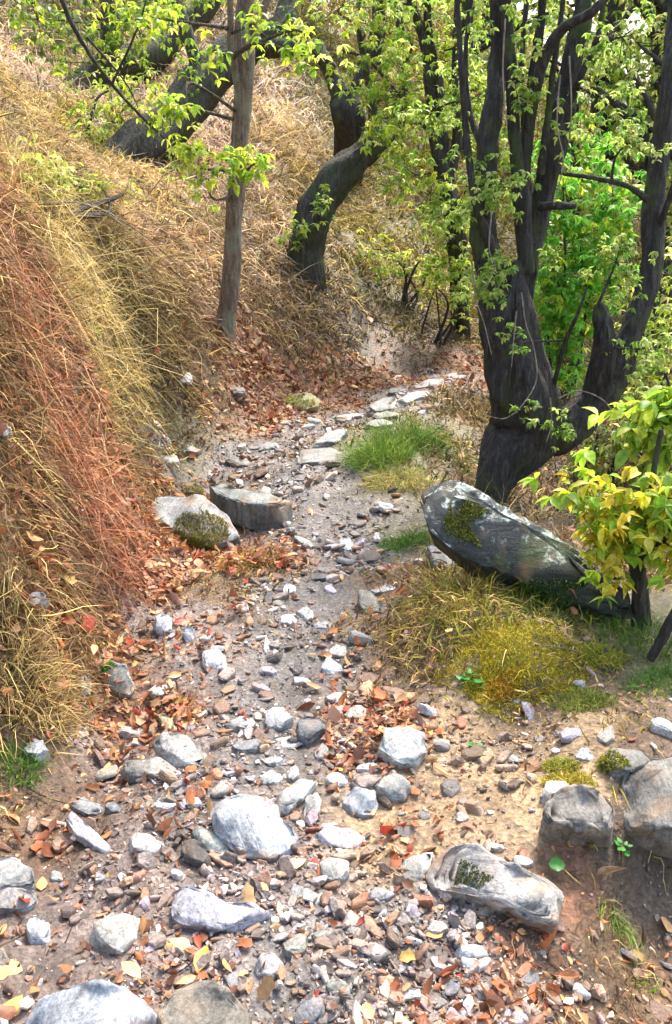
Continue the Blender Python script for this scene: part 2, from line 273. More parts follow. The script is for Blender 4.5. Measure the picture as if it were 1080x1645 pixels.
def cover(x, y, pw=2.2, jit=.03):
    u, v = uv(x, y); u = u + jit*n2(x, y, 1.7, 5, 2); v = v + jit*n2(x, y, 1.7, 6, 2); out = np.empty((len(u), tb_v.shape[1]))
    for i in range(0, len(u), 40000):
        d = ((u[i:i+40000, None]-tu)**2 + (v[i:i+40000, None]-tv)**2 + 2e-5)**-pw
        out[i:i+40000] = (d @ tb_v)/d.sum(1, keepdims=True)
    return out

# ---------------------------------------------------------------- the ground: one sheet
def axis(parts):
    a = np.concatenate([np.arange(p, q, s) for p, q, s in parts]); return a
gx = axis([(-300, -60, 40), (-60, -12, 2.0), (-12, -4, .2), (-4, -1.6, .05), (-1.6, 1.6, .0125), (1.6, 4, .05), (4, 12, .2), (12, 60, 2.0), (60, 301, 40)])
gy = axis([(-200, -20, 30), (-20, -2, 1.0), (-2, .9, .08), (.9, 4.2, .0125), (4.2, 8.5, .03), (8.5, 20, .12), (20, 70, 1.0), (70, 371, 30)])
GX, GY = np.meshgrid(gx, gy); fx, fy = GX.ravel(), GY.ravel()
GZ = H(fx, fy)
ov = cover(fx, fy)
gm = np.clip(ov[:, 6], 0, 1)
near = sstep(9, 4, fy)*sstep(5, 2, abs(fx))
lump = (perlin(np.stack([fx*23, fy*23, fx*0], -1)) + .6*perlin(np.stack([fx*47, fy*47, fx*0+5], -1)))
GZ = GZ + near*lump*(.003+.004*gm)
ix = np.arange(len(gx)-1); iy = np.arange(len(gy)-1); IX, IY = np.meshgrid(ix, iy); a0 = (IY*len(gx)+IX).ravel()
gcol = ov[:, 7:10]*(1+.25*n2(fx, fy, 3.1, 9, 3))[:, None]
ground = mesh('ground', np.stack([fx, fy, GZ], -1), np.stack([a0, a0+1, a0+1+len(gx), a0+len(gx)], -1), M_ground, col=gcol)
tag(ground, kind='structure')

# ---------------------------------------------------------------- small geometry builders
def frames(n):
    """two unit vectors perpendicular to each unit vector n"""
    h = np.where(np.abs(n[:, 2:3]) < .9, [[0, 0, 1.]], [[1., 0, 0]]); a = np.cross(n, h); a /= np.linalg.norm(a, axis=1, keepdims=True)
    return a, np.cross(n, a)
def unit(v): return v/np.maximum(np.linalg.norm(v, axis=-1, keepdims=True), 1e-9)
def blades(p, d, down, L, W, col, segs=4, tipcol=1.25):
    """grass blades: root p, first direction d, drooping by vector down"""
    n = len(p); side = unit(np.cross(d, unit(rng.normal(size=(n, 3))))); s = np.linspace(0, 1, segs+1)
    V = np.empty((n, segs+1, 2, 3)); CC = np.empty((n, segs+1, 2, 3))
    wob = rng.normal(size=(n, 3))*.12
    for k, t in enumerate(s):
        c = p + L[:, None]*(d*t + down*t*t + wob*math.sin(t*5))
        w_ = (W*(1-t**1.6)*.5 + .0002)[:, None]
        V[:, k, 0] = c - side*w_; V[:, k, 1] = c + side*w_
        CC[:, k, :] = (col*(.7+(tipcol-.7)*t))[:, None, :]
    base = (np.arange(n)*(segs+1)*2)[:, None]; F_ = []
    for k in range(segs):
        F_.append(np.stack([base[:, 0]+2*k, base[:, 0]+2*k+1, base[:, 0]+2*k+3, base[:, 0]+2*k+2], -1))
    return V.reshape(-1, 3), np.concatenate(F_), CC.reshape(-1, 3)
def stamp(TV, TT, pos, X, Yv, Z, sc, col):
    """copies of template TV/TT at pos with axes X,Yv,Z and scale sc(N,3), coloured per copy"""
    n, m = len(pos), len(TV)
    q = TV[None]*sc[:, None, :]
    V = pos[:, None, :] + q[..., 0:1]*X[:, None] + q[..., 1:2]*Yv[:, None] + q[..., 2:3]*Z[:, None]
    T = (TT[None] + (np.arange(n)*m)[:, None, None]).reshape(-1, TT.shape[1])
    return V.reshape(-1, 3), T, np.repeat(col, m, 0)
class Bag:
    def __init__(s): s.V, s.T, s.C, s.n = [], [], [], 0
    def add(s, V, T, Cc): s.V.append(V); s.T.append(T+s.n); s.C.append(Cc); s.n += len(V)
    def build(s, name, mat, parent=None, smooth=True, at=None):
        return mesh(name, np.concatenate(s.V), np.concatenate(s.T), mat, parent, np.concatenate(s.C), smooth, at)
# leaf template: x across, y along (0..1), z up; folded and curled
def leaf_t(w=.5, curl=.25, fold=.3, kind=0):
    ys = [0, .25, .5, .78, 1.0]; ws = [[.04, .8, 1, .6, .03], [.04, .5, 1, .75, .03], [.05, 1, .75, .95, .05]][kind]
    V = []
    for y, q in zip(ys, ws):
        z = -curl*y*y
        for sx in (-1, 0, 1): V.append((sx*q*w/2, y, z + (abs(sx)*fold*q*w/2)))
    T = []
    for k in range(4):
        for j in range(2): T.append((3*k+j, 3*k+j+1, 3*k+4+j, 3*k+3+j))
    return np.array(V, float), np.array(T)
LEAVES = [leaf_t(.5, .3, .5, 0), leaf_t(.42, -.35, .7, 1), leaf_t(.6, .15, .3, 2), leaf_t(.35, .6, .9, 0), leaf_t(.75, .1, -.35, 0), leaf_t(.55, -.5, -.5, 2)]
def leaf_simple(w=.42, curl=.35):
    V = np.array([(0, 0, 0), (-w/2, .42, -.42*.42*curl+.05), (w/2, .42, -.42*.42*curl+.05), (0, .5, -.25*curl), (0, 1, -curl)])
    return V, np.array([(0, 2, 3, 1), (1, 3, 2, 4)]) if 0 else (V, np.array([(0, 3, 1), (0, 2, 3), (1, 3, 4), (3, 2, 4)]))[1]
LS = leaf_simple()
def ico(n):
    bm = bmesh.new(); bmesh.ops.create_icosphere(bm, subdivisions=n, radius=1); bm.verts.ensure_lookup_table()
    V = np.array([v.co[:] for v in bm.verts]); T = np.array([[v.index for v in f.verts] for f in bm.faces]); bm.free(); return V, T
ICO = {k: ico(k) for k in (1, 2, 3, 4, 5)}
def rockify(V, cuts, seed, rough=.05, boxy=.55):
    """V on the unit sphere -> angular stone of about unit size (flat facets, uneven surface)"""
    r = np.random.default_rng(seed); m = np.abs(V).max(1, keepdims=True); Q = V*(1-boxy) + (V/m)*boxy*.85
    for k in range(cuts):
        n = unit(r.normal(size=3)); d = r.uniform(.5, .85); e = np.maximum(Q@n - d, 0); Q = Q - e[:, None]*n*.95
    if rough: Q = Q + V*(fbm(Q*2.1+seed*3.1, 4)*rough)[:, None]
    return Q
def steep(x, y): return np.clip(1/Nrm(x, y)[:, 2], 1, 3.5)/3.5
def sample(n, umax=1.0, v0=.4, v1=40):
    """positions over the ground, thinning with distance from the path's start"""
    y = np.exp(rng.uniform(math.log(v0), math.log(v1), n)); x = rng.uniform(-umax, umax, n)*(0.45+y*.55)
    return x, y

# ---------------------------------------------------------------- gravel
def shard(seed):
    r = np.random.default_rng(seed); n = int(r.integers(5, 8)); th = (np.arange(n)+r.uniform(-.33, .33, n))/n*2*math.pi; rr = r.uniform(.75, 1.1, n); c, s_ = np.cos(th)*rr, np.sin(th)*rr*r.uniform(.55, .95)
    z = r.normal()*.25*c+r.normal()*.25*s_; rings = [(.82, -.5), (1, .05), (.97, .32), (.74+.12*r.random(), .55)]
    V = np.concatenate([np.stack([c*a, s_*a, b+z], -1) for a, b in rings]+[[[0, 0, -.5], [r.normal()*.1, r.normal()*.1, .58]]]); T = []; k = len(rings)
    for q in range(k-1):
        for j in range(n): a, b = q*n+j, q*n+(j+1) % n; T += [(a, b, b+n), (a, b+n, a+n)]
    for j in range(n): T += [((j+1) % n, j, k*n), ((k-1)*n+j, (k-1)*n+(j+1) % n, k*n+1)]
    return V, np.array(T)
def gravel():
    b = Bag(); N = 150000
    x, y = sample(N, 1.0, .75, 9.5); cv_ = cover(x, y); k = rng.random(N) < cv_[:, 6]**1.5*np.clip(.62+1.5*n2(x, y, 2.3, 11, 2), .12, 1); x, y = x[k], y[k]
    n = len(x); sz = (.0026 + .0034*rng.pareto(2.2, n).clip(0, 5.5))*(.8+.22*y)
    z = H(x, y) + sz*.25; nr = Nrm(x, y)
    nr = unit(nr + rng.normal(size=(n, 3))*.38); a, c = frames(nr); th = rng.uniform(0, 6.28, n)[:, None]
    X = a*np.cos(th)+c*np.sin(th); Y_ = -a*np.sin(th)+c*np.cos(th)
    pal = np.array([(.20, .18, .17), (.30, .28, .27), (.13, .115, .11), (.48, .46, .45), (.22, .14, .10), (.30, .21, .14), (.66, .65, .64), (.07, .06, .06), (.30, .27, .33), (.24, .10, .06)])
    col = pal[rng.choice(10, n, p=[.2, .16, .16, .08, .12, .1, .05, .06, .04, .03])]*rng.uniform(.75, 1.25, (n, 1))
    warm = cover(x, y)[:, 7:10]; warm = warm/warm.mean(1, keepdims=True); col = col*(.45+.55*warm)
    sc = np.stack([sz*rng.uniform(.8, 1.6, n), sz*rng.uniform(.6, 1.1, n), sz*rng.uniform(.3, .9, n)], -1)
    for t in range(14):
        s = np.arange(n) % 14 == t
        big = s & (sz/y > .0045)
        for sub, lv in ((big, 2), (s & ~big, 1)):
            V, T = shard(50+t+20*lv)
            if sub.any(): b.add(*stamp(V, T, np.stack([x, y, z], -1)[sub], X[sub], Y_[sub], nr[sub], sc[sub], col[sub]))
    o = b.build('gravel', M_gravel, smooth=False); tag(o, kind='stuff'); print('gravel', n, b.n)
gravel()

# ---------------------------------------------------------------- fallen leaves
LC = np.array([(.46, .17, .06), (.34, .11, .045), (.55, .28, .12), (.25, .10, .05), (.60, .36, .17), (.40, .06, .03), (.17, .08, .05), (.62, .42, .10), (.45, .25, .15)])
def litter():
    b = Bag(); N = 420000
    x, y = sample(N, .9, .8, 9); cv_ = cover(x, y); dens = cv_[:, 5]**2.3*(.45+.8*np.clip(n2(x, y, 2.6, 21, 2)+.4, 0, 1.5)); k = rng.random(N) < dens*steep(x, y)*(1.2+1.3*sstep(.65, .9, cv_[:, 5])); x, y = x[k], y[k]
    n = len(x); L = np.clip(.022*np.exp(rng.normal(0, .45, n)), .008, .055)*(.85+.11*y); gr = cover(x, y)[:, 0]; z = H(x, y) + .003 + rng.random(n)*(.012 + 0.22*np.clip(gr-.25, 0, 1))
    nr = unit(Nrm(x, y) + rng.normal(size=(n, 3))*.38); a, c = frames(nr); th = rng.uniform(0, 6.28, n)[:, None]
    X = a*np.cos(th)+c*np.sin(th); Y_ = -a*np.sin(th)+c*np.cos(th); fl = np.where(rng.random(n) < .4, -1, 1)
    col = LC[rng.choice(9, n, p=[.15, .2, .13, .19, .10, .04, .13, .02, .04])]*rng.uniform(.45, 1.15, (n, 1))
    for t in range(6):
        s = np.arange(n) % 6 == t; V, T = LEAVES[t]
        b.add(*stamp(V, T, np.stack([x, y, z], -1)[s], X[s], Y_[s], nr[s], np.stack([L*rng.uniform(.7, 1.3, n), L, L*fl*rng.uniform(.5, 1.4, n)], -1)[s], col[s]))
    tag(b.build('leaf_litter', M_dead), kind='stuff'); print('litter', n)
litter()

# ---------------------------------------------------------------- grasses
def grass_field(name, N, per, keep, v0, v1, umax=1.0, wmul=1.0):
    x, y = sample(N, umax, v0, v1); cv_ = cover(x, y); k = (rng.random(N) < cv_[:, 0]*((.62 if name != 'hillside_grass' else .9)+1.1*n2(x, y, 2.3, 31, 2))*steep(x, y)) & keep(x, y)
    x, y, cv_ = x[k], y[k], cv_[k]; n = len(x)
    nr = Nrm(x, y); hd = np.stack([nr[:, 0], nr[:, 1], 0*x], -1)
    cj = cover(x+rng.normal(size=n)*.10*(.6+.35*y), y+rng.normal(size=n)*.10*(.6+.35*y)); cv_ = cv_.copy(); cv_[:, 2:5] = cj[:, 2:5]
    tc = cv_[:, 2:5]*rng.uniform(.35, 1.45, (n, 1))*(1+.5*n2(x, y, 3.5, 55, 2))[:, None].clip(.4, 1.6); mixn = rng.random((n, 1))
    tc = np.where(mixn < .14, np.array([C['S']])*rng.uniform(.7, 1.4, (n, 1)), tc); tc = np.where(mixn > .9, np.array([C['D']])*1.0, tc)
    tlean = unit(nr*.35 + rng.normal(size=(n, 3))*.62 + hd*.2 + np.array([0, 0, .75]))
    X = np.repeat(x, per); Y_ = np.repeat(y, per); n2_ = n*per; sp = .022+.010*Y_
    X = X + rng.normal(size=n2_)*sp; Y_ = Y_ + rng.normal(size=n2_)*sp
    p = np.stack([X, Y_, H(X, Y_)-.004], -1)
    d = unit(np.repeat(tlean, per, 0) + rng.normal(size=(n2_, 3))*.5)
    L = np.repeat(cv_[:, 1]*rng.uniform(.45, 1.3, n), per)*rng.uniform(.35, 1.1, n2_)*(.62 if name == 'bank_grass' else (.62 if name == 'hillside_grass' else 1))
    down = np.repeat(hd, per, 0)*.25 + np.array([0, 0, -1])*rng.uniform(.3, 1.5, (n2_, 1)) + rng.normal(size=(n2_, 3))*.22
    W = (.0021 + .0014*Y_)*rng.uniform(.6, 1.3, n2_)*wmul
    col = np.repeat(tc, per, 0)*rng.uniform(.7, 1.3, (n2_, 1))*rng.normal(1, .06, (n2_, 3))
    o = mesh(name, *[q for q in blades(p, d, down, L, W, col)][:2], M_grass, col=None) if 0 else None
    V, T, CC = blades(p, d, down, L, W, col)
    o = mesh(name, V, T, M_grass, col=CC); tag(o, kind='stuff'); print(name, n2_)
left = lambda x, y: (x < .1 + .0*y) & (y < 5.2)
hillf = lambda x, y: (y >= 5.2)
rightf = lambda x, y: (x >= .1) & (y < 5.2)
grass_field('bank_grass', 95000, 9, left, .7, 5.2)
grass_field('hillside_grass', 170000, 8, hillf, 5.2, 30)
grass_field('trailside_grass', 75000, 9, rightf, .7, 5.2)

# ---------------------------------------------------------------- stones
def poly_radius(poly, th):
    """largest distance from the origin to the outline along each angle"""
    out = np.zeros_like(th); n = len(poly); dx, dy = np.cos(th), np.sin(th)
    for i in range(n):
        a, b = poly[i], poly[(i+1) % n]; e = b-a; den = dx*e[1]-dy*e[0]; den = np.where(abs(den) < 1e-9, 1e-9, den)
        t = (a[0]*e[1]-a[1]*e[0])/den; s = (a[0]*dy-a[1]*dx)/den
        ok = (t > 0) & (s >= -1e-6) & (s <= 1+1e-6); out = np.where(ok, np.maximum(out, t), out)
    return out
SEED = [100]
ROCKS = {}
def stone(label, pts, thick, col, lay=.45, name='stone', cat='stone', group=None, lift=.0, mat=None, lv=4, edge=.15, rough=.03, cuts=5, at=None, key=None):
    """a stone whose outline (photo pixels) lies in a plane through its spot on the ground; thick = full thickness in metres"""
    SEED[0] += 1; sd = SEED[0]; r = np.random.default_rng(sd)
    if len(pts) == 5 and not hasattr(pts[0], '__len__'):                        # cx, cy, w, h, angle -> uneven 8-gon
        cx, cy, w_, h_, an = pts; k = 8; th = np.arange(k)/k*2*math.pi + r.uniform(-.25, .25, k); rr = r.uniform(.86, 1.12, k); ca, sa = math.cos(R(an)), math.sin(R(an))
        ex, ey = np.cos(th)*rr*w_/2, np.sin(th)*rr*h_/2; pts = [(cx+a*ca-b*sa, cy+a*sa+b*ca) for a, b in zip(ex, ey)]
    lay = lay*.55 if lay < .7 and name == 'stone' else lay; thick = thick*(.8 if thick < .2 else 1); gm_ = sum(col)/3; col = tuple(gm_+(q-gm_)*.6 for q in col)
    pts = np.array(pts, float); cx, cy = (pts.min(0)+pts.max(0))/2; yb = pts[:, 1].max()
    G = hit(cx, cy*.45+yb*.55) if at is None else P(cx, cy, at)
    view = unit(EYE-G); n = unit(view*lay + np.array([0, 0, 1.])*(1-lay))
    Cc = G + n*(thick*.03+lift)
    W = []
    for q in pts:
        d = ray(*q); W.append(EYE + d*(np.dot(Cc-EYE, n)/np.dot(d, n)))
    W = np.array(W); ctr = W.mean(0); xa = unit(np.cross([0, 1., 0], n)); ya = np.cross(n, xa)
    poly = np.stack([(W-ctr)@xa, (W-ctr)@ya], -1)
    V, T = ICO[lv]; th = np.arctan2(V[:, 1], V[:, 0]); rr = poly_radius(poly, th); rr = np.where(rr < 1e-4, rr[rr > 0].mean(), rr)*.98
    ph = np.arcsin(np.clip(V[:, 2], -1, 1)); rho = np.abs(np.cos(ph))**edge; ze = np.sign(ph)*np.abs(np.sin(ph))**edge
    Q = np.stack([rho*rr*np.cos(th), rho*rr*np.sin(th), ze*thick/2], -1); size = max(rr.mean(), thick/2)
    ext0 = Q.max(0)-Q.min(0); ctr0 = (Q.max(0)+Q.min(0))/2
    for k in range(cuts):                                                       # flat broken faces, mostly on top
        nn = unit(np.array([r.normal(), r.normal(), abs(r.normal())*.7+.05])*np.array([1/max(rr.mean(), .01), 1/max(rr.mean(), .01), 2/thick])); sup = (Q@nn).max()
        e = np.maximum(Q@nn - sup*r.uniform(.66, .93), 0); Q -= e[:, None]*nn
    Q[:, :2] *= (ext0/(Q.max(0)-Q.min(0)))[:2]; Q[:, :2] += (ctr0-(Q.max(0)+Q.min(0))/2)[:2]
    s = 1/size; nq = fbm(Q*s*1.3+sd, 5, .55)
    Q = Q + unit(Q)*(nq*rough*size)[:, None]
    lay_ax = unit(np.array([r.normal()*.25, r.normal()*.25, 1])); bands = np.tanh(5*perlin(np.stack([Q@lay_ax*s*7, Q[:, 0]*s*1.1+sd, Q[:, 1]*s*1.1], -1))); side = (1-np.abs(V[:, 2])**1.5)
    Q[:, :2] += (unit(Q)[:, :2])*(bands*side*.045*size)[:, None]
    led = np.tanh(6*perlin(np.stack([Q[:, 0]*s*1.5+sd, Q[:, 1]*s*1.5-sd, Q[:, 2]*0+.5], -1))); Q[:, 2] += (0 if key == 'big' else .09)*led*thick*(V[:, 2] > .2)
    Wd = ctr + Q[:, 0:1]*xa + Q[:, 1:2]*ya + Q[:, 2:3]*n
    o = mesh(name, Wd, T, mat or M_rock, at=tuple(ctr)); o.color = (col[0]*.72, col[1]*.72, col[2]*.72, 1); tag(o, label, cat, group)
    if key: ROCKS[key] = (o, Wd, T)
    ROCKBOX.append((ctr, rr.max()))
    return o
ROCKBOX = []
W1 = (.50, .51, .54); W2 = (.60, .60, .57); LV = (.52, .48, .56); GR = (.34, .34, .35); DK = (.12, .12, .13); BG = (.46, .40, .33); BR = (.24, .17, .11); GG = (.40, .45, .40); CR = (.66, .58, .45); BL = (.50, .55, .62)
STN = [
 # big marked rocks
 ("blue grey boulder with a moss patch at left edge of the trail", [(213,802),(262,792),(330,804),(368,833),(388,872),(350,890),(300,882),(255,856),(222,828)], .16, (.27,.28,.29), .45, dict(name='boulder',cat='boulder',lift=.06,lv=5,key='left',edge=.36)),
 ("small rock capped with brown moss behind the blue grey boulder", (303,793,52,26,5), .12, (.22,.15,.05), .5, dict(key='cap')),
 ("long flat slab with dark vertical front edge across the trail", [(335,797),(372,803),(440,817),(472,830),(458,840),(400,829),(350,813)], .19, (.20,.23,.22), .0, dict(name='slab',cat='slab',lv=5,edge=.14,cuts=1,lift=.06)),
 ("huge dark green leaning boulder below the forked tree", [(672,786),(700,776),(738,766),(760,786),(790,806),(860,842),(905,880),(946,918),(1008,962),(1015,1000),(950,985),(900,970),(800,930),(735,900),(690,868)], .24, (.05,.06,.055), .8, dict(name='boulder',cat='boulder',lv=5,edge=.24,lift=.08,key='big',rough=.09,cuts=4,mat='lichen')),
 ("small pale wedge rock under left end of the dark boulder", [(684,880),(705,882),(735,903),(733,922),(700,915)], .07, (.36,.35,.31), .5, {}),
 ("brown triangular rock at the right edge of the narrow trail", [(574,955),(600,957),(626,975),(612,992),(590,990),(576,975)], .07, (.30,.26,.19), .6, {}),
 ("topmost pale flat step stone at the trail bend", [(592,655),(625,642),(652,650),(648,662),(600,663)], .07, (0.29,0.29,0.28), .3, dict(edge=.2,cuts=4)),
 ("middle mossy step stone at the trail bend", (622,671,52,12,-4), .07, (.22,.25,.16), .3, dict(edge=.2,cuts=4)),
 ("lowest greenish step stone at the trail bend", (612,684,54,12,-4), .06, (.28,.31,.25), .3, dict(edge=.2,cuts=4)),
 ("flat grey slab with grass behind it beside the upper trail", [(478,728),(540,722),(556,734),(548,745),(480,748)], .05, (0.25,0.25,0.23), .2, dict(edge=.2,cuts=4)),
 ("striped grey pointed rock left of the green grass clump", [(500,722),(520,702),(548,690),(560,700),(545,716)], .09, (.34,.37,.36), .5, {}),
 ("yellow mossy rock at the foot of the far leaf bank", [(458,640),(480,634),(515,648),(512,665),(480,664),(462,655)], .12, (.33,.30,.07), .5, dict(key='ymoss')),
 ("lavender grey flat stone sticking out of the far bank", (290,607,46,18,6), .045, (.36,.35,.42), .4, dict(lift=.0)),
 ("small dark ledge stone right of the lavender stone in the bank", (375,630,44,14,10), .06, (.20,.18,.17), .4, {}),
 ("tall olive grey stone standing up at left trail edge", [(160,1080),(178,1062),(203,1070),(218,1100),(212,1125),(175,1118)], .08, (.40,.39,.31), .85, dict(key='olive')),
 ("narrow white stone standing left of the olive grey stone", (138,1104,20,44,-3), .05, (.55,.60,.62), .85, {}),
 ("lumpy pinkish white stone among leaves left of the trail", (345,1066,52,32,10), .07, (.66,.60,.62), .6, {}),
 ("rounded cream stone below the tall olive grey stone", (256,1111,37,24,0), .04, CR, .5, {}),
 ("ochre wedge stone with dark underside left of the trail", [(250,1145),(268,1150),(286,1170),(284,1183),(265,1175)], .04, (.52,.36,.12), .6, {}),
 ("grey stone with a pale top beside the rounded dark stone", (446,1161,52,40,-15), .07, (.40,.40,.41), .6, {}),
 ("rounded dark slate stone with pale upper rim", (499,1178,58,44,-5), .08, (.17,.17,.18), .6, {}),
 ("flat beige stone pair left of the pale topped grey stone", (390,1166,55,22,3), .04, (.44,.42,.38), .4, {}),
 ("broad pale grey slab left of the trail centre", [(243,1195),(262,1184),(300,1188),(330,1212),(335,1240),(290,1238),(265,1222)], .06, (.44,.42,.39), .5, {}),
 ("flat brown grey slab with dark front edge below the broad slab", [(187,1232),(215,1220),(260,1226),(292,1240),(288,1258),(240,1255),(205,1252)], .06, (.31,.27,.23), .4, dict(edge=.2,cuts=4)),
 ("round striped greenish white stone right of the trail centre", [(602,1195),(622,1182),(655,1180),(682,1192),(687,1218),(668,1238),(630,1238),(608,1220)], .10, (.50,.55,.53), .65, dict(key='quartz',lv=5)),
 ("orange and grey slab stone behind the blue black block", (588,1260,54,30,5), .05, (.46,.30,.24), .5, {}),
 ("mottled grey stone leaning at the right of the stone cluster", [(600,1262),(622,1250),(645,1256),(662,1272),(650,1288),(615,1288)], .07, (.42,.42,.37), .55, {}),
 ("blue black block stone with a pale blue top", [(549,1275),(570,1268),(605,1278),(608,1300),(600,1320),(565,1315),(549,1298)], .07, (.30,.36,.42), .6, dict(edge=.4)),
 ("thin flat white stone below the striped round stone", (596,1236,54,15,3), .025, (.68,.68,.66), .3, dict(edge=.4)),
 ("long pale stone slanting up to the right in the cluster", [(434,1308),(448,1285),(480,1260),(508,1253),(512,1262),(490,1285),(460,1312)], .05, (.56,.56,.52), .6, {}),
 ("grey elongated stone beside the long slanting pale stone", [(486,1320),(490,1290),(505,1270),(518,1282),(514,1310),(498,1328)], .05, (.42,.40,.35), .65, {}),
 ("large smooth bluish white boulder embedded in the trail centre", [(338,1308),(352,1290),(385,1277),(425,1278),(447,1298),(452,1318),(478,1345),(470,1372),(430,1388),(395,1382),(365,1362),(345,1340)], .09, (.36,.40,.46), .5, dict(name='boulder',cat='boulder',lv=5,edge=.36,rough=.06,mat='wet')),
 ("green grey flat block left of the bluish white boulder", [(305,1335),(322,1328),(350,1342),(373,1362),(368,1378),(345,1380),(322,1362)], .05, (.38,.42,.36), .5, dict(edge=.4)),
 ("dark brown stone under the green grey flat block", [(288,1362),(302,1350),(325,1366),(342,1388),(336,1404),(305,1390)], .07, (.13,.10,.08), .5, {}),
 ("long lavender bar stone lying diagonally on the left", [(104,1305),(122,1303),(150,1330),(185,1368),(190,1385),(165,1372),(128,1345)], .035, (.48,.44,.51), .5, {}),
 ("oblong beige stone below the dry leaves at left", [(203,1350),(222,1342),(262,1354),(272,1368),(262,1384),(225,1375),(205,1365)], .045, (.52,.48,.45), .5, {}),
 ("grey slab resting above the lavender bar stone", (142,1298,66,26,22), .04, (.36,.36,.35), .5, {}),
 ("lilac oval stone in the gap above the beige oblong", (263,1296,47,19,-3), .03, (.54,.50,.56), .5, {}),
 ("white green oval stone right of the lilac oval", (306,1290,38,19,8), .03, (.60,.62,.56), .5, {}),
 ("slate grey stone tucked under the leaf heap", (183,1300,36,18,5), .03, (.20,.21,.24), .5, {}),
 ("large grey stone cut by the left picture edge", [(-40,1388),(0,1380),(30,1390),(56,1412),(58,1430),(20,1436),(-40,1440)], .09, (.40,.40,.39), .5, {}),
 ("low pinkish stone under the grey stone at the left edge", [(-30,1442),(10,1436),(55,1436),(66,1452),(40,1466),(-30,1470)], .05, (0.27,0.24,0.23), .4, {}),
 ("lavender and white knobbly boulder in the foreground", [(270,1458),(285,1438),(310,1432),(345,1438),(372,1458),(410,1462),(440,1480),(438,1498),(400,1506),(345,1505),(310,1498),(282,1482)], .09, (.40,.38,.47), .5, dict(name='boulder',cat='boulder',lv=5,rough=.05,mat='wet')),
 ("cream white angular stone at lower left", [(222,1464),(226,1490),(218,1515),(198,1540),(165,1532),(138,1520),(150,1495),(185,1472)], .06, (.50,.47,.41), .5, {}),
 ("pale blue half buried stone left of the cream stone", (62,1500,44,44,0), .05, (.56,.60,.66), .5, {}),
 ("wide bluish white boulder at the bottom edge", [(36,1645),(60,1612),(100,1596),(165,1588),(205,1596),(235,1620),(262,1650),(258,1690),(150,1710),(30,1700)], .12, (.33,.37,.43), .5, dict(name='boulder',cat='boulder',lv=5,edge=.36,mat='wet')),
 ("olive brown boulder at the bottom edge", [(258,1604),(300,1590),(345,1588),(388,1618),(405,1650),(395,1700),(300,1710),(262,1680)], .11, (.30,.24,.16), .5, dict(name='boulder',cat='boulder',lv=5)),
 ("small beige stone left of the large split stone", [(640,1392),(665,1380),(700,1376),(690,1400),(678,1420),(650,1416)], .05, (.47,.42,.35), .5, {}),
 ("large pale beige stone split by a mossy crack", [(678,1400),(692,1375),(725,1364),(772,1372),(815,1398),(855,1404),(892,1412),(908,1440),(892,1500),(850,1490),(800,1464),(745,1445),(695,1432)], .13, (.42,.38,.34), .55, dict(name='boulder',cat='boulder',lv=5,rough=.04,key='split')),
 ("whitish stone with ochre moss at its right side", [(866,1285),(878,1262),(905,1256),(915,1268),(900,1290),(878,1298)], .05, (.54,.50,.45), .6, {}),
 ("brown grey overhanging rock above the bare soil", [(862,1330),(880,1290),(920,1275),(960,1285),(985,1315),(985,1345),(930,1350),(885,1345)], .15, (.26,.22,.17), .5, dict(name='boulder',cat='boulder',lv=5,lift=.02)),
 ("dark grey mossy rock behind the overhanging rocks", [(955,1225),(975,1208),(1020,1208),(1045,1232),(1030,1250),(985,1252)], .09, (.18,.18,.17), .5, dict(key='dmoss')),
 ("largest overhanging grey rock at the right edge", [(985,1300),(1000,1262),(1040,1238),(1085,1230),(1150,1250),(1170,1320),(1110,1362),(1040,1352),(1000,1340)], .19, (.22,.20,.16), .5, dict(name='boulder',cat='boulder',lv=5,lift=.05,edge=.2)),
 ("flat lilac white stone right of the bluish white boulder", [(508,1342),(520,1330),(560,1334),(592,1352),(580,1368),(545,1366),(520,1358)], .03, (.60,.54,.62), .35, dict(edge=.4)),
 ("beige block stone with dark underside below the lilac stone", [(510,1392),(530,1382),(560,1388),(562,1412),(545,1424),(512,1416)], .05, (.44,.40,.34), .6, {}),
 ("olive oblong stone in the foreground gravel", (476,1521,50,34,-25), .035, (.34,.32,.25), .5, {}),
 ("smaller olive stone right of the olive oblong stone", (517,1507,38,18,-12), .03, (.38,.36,.29), .5, {}),
 ("speckled grey stone sunk in the dark gravel", (433,1558,56,44,0), .05, (.44,.44,.47), .5, {}),
 ("white green flat stone above the rounded dark slate stone", (541,1123,50,24,5), .04, (.56,.60,.55), .5, {}),
 ("bright white stone in the middle of the trail", [(516,1070),(530,1060),(552,1066),(552,1082),(532,1088),(518,1082)], .05, (.78,.80,.84), .6, {}),
 ("pale stone with a rusty right side above the bright white stone", (542,1048,40,18,0), .03, (.54,.46,.40), .5, {}),
 ("bright white oval stone at the narrow part of the trail", (461,998,32,18,10), .035, (.76,.78,.80), .5, {}),
 ("pale elongated stone touching the white oval stone", (491,987,34,18,38), .03, (.56,.55,.54), .5, {}),
 ("small white stone where the narrow trail begins", (465,948,26,17,0), .035, (.68,.66,.66), .5, {}),
 ("small dark stone in the wet middle of the trail", (513,928,34,13,-5), .03, (.10,.10,.11), .4, {}),
 ("chalky white rock at the foot of the left grass bank", [(243,1000),(258,985),(277,990),(276,1020),(256,1028)], .06, (.66,.66,.70), .7, {}),
 ("white and grey upright rock right of the chalky rock", (303,1019,20,34,-10), .05, (.60,.60,.62), .8, {}),
 ("pale stone buried in grass on the left bank", (60,965,46,26,10), .08, (.38,.37,.37), .7, dict(lift=.02)),
 ("smooth white stone in the red grass at the left edge", (4,694,30,26,0), .06, (.42,.40,.42), .7, dict(lift=.05)),
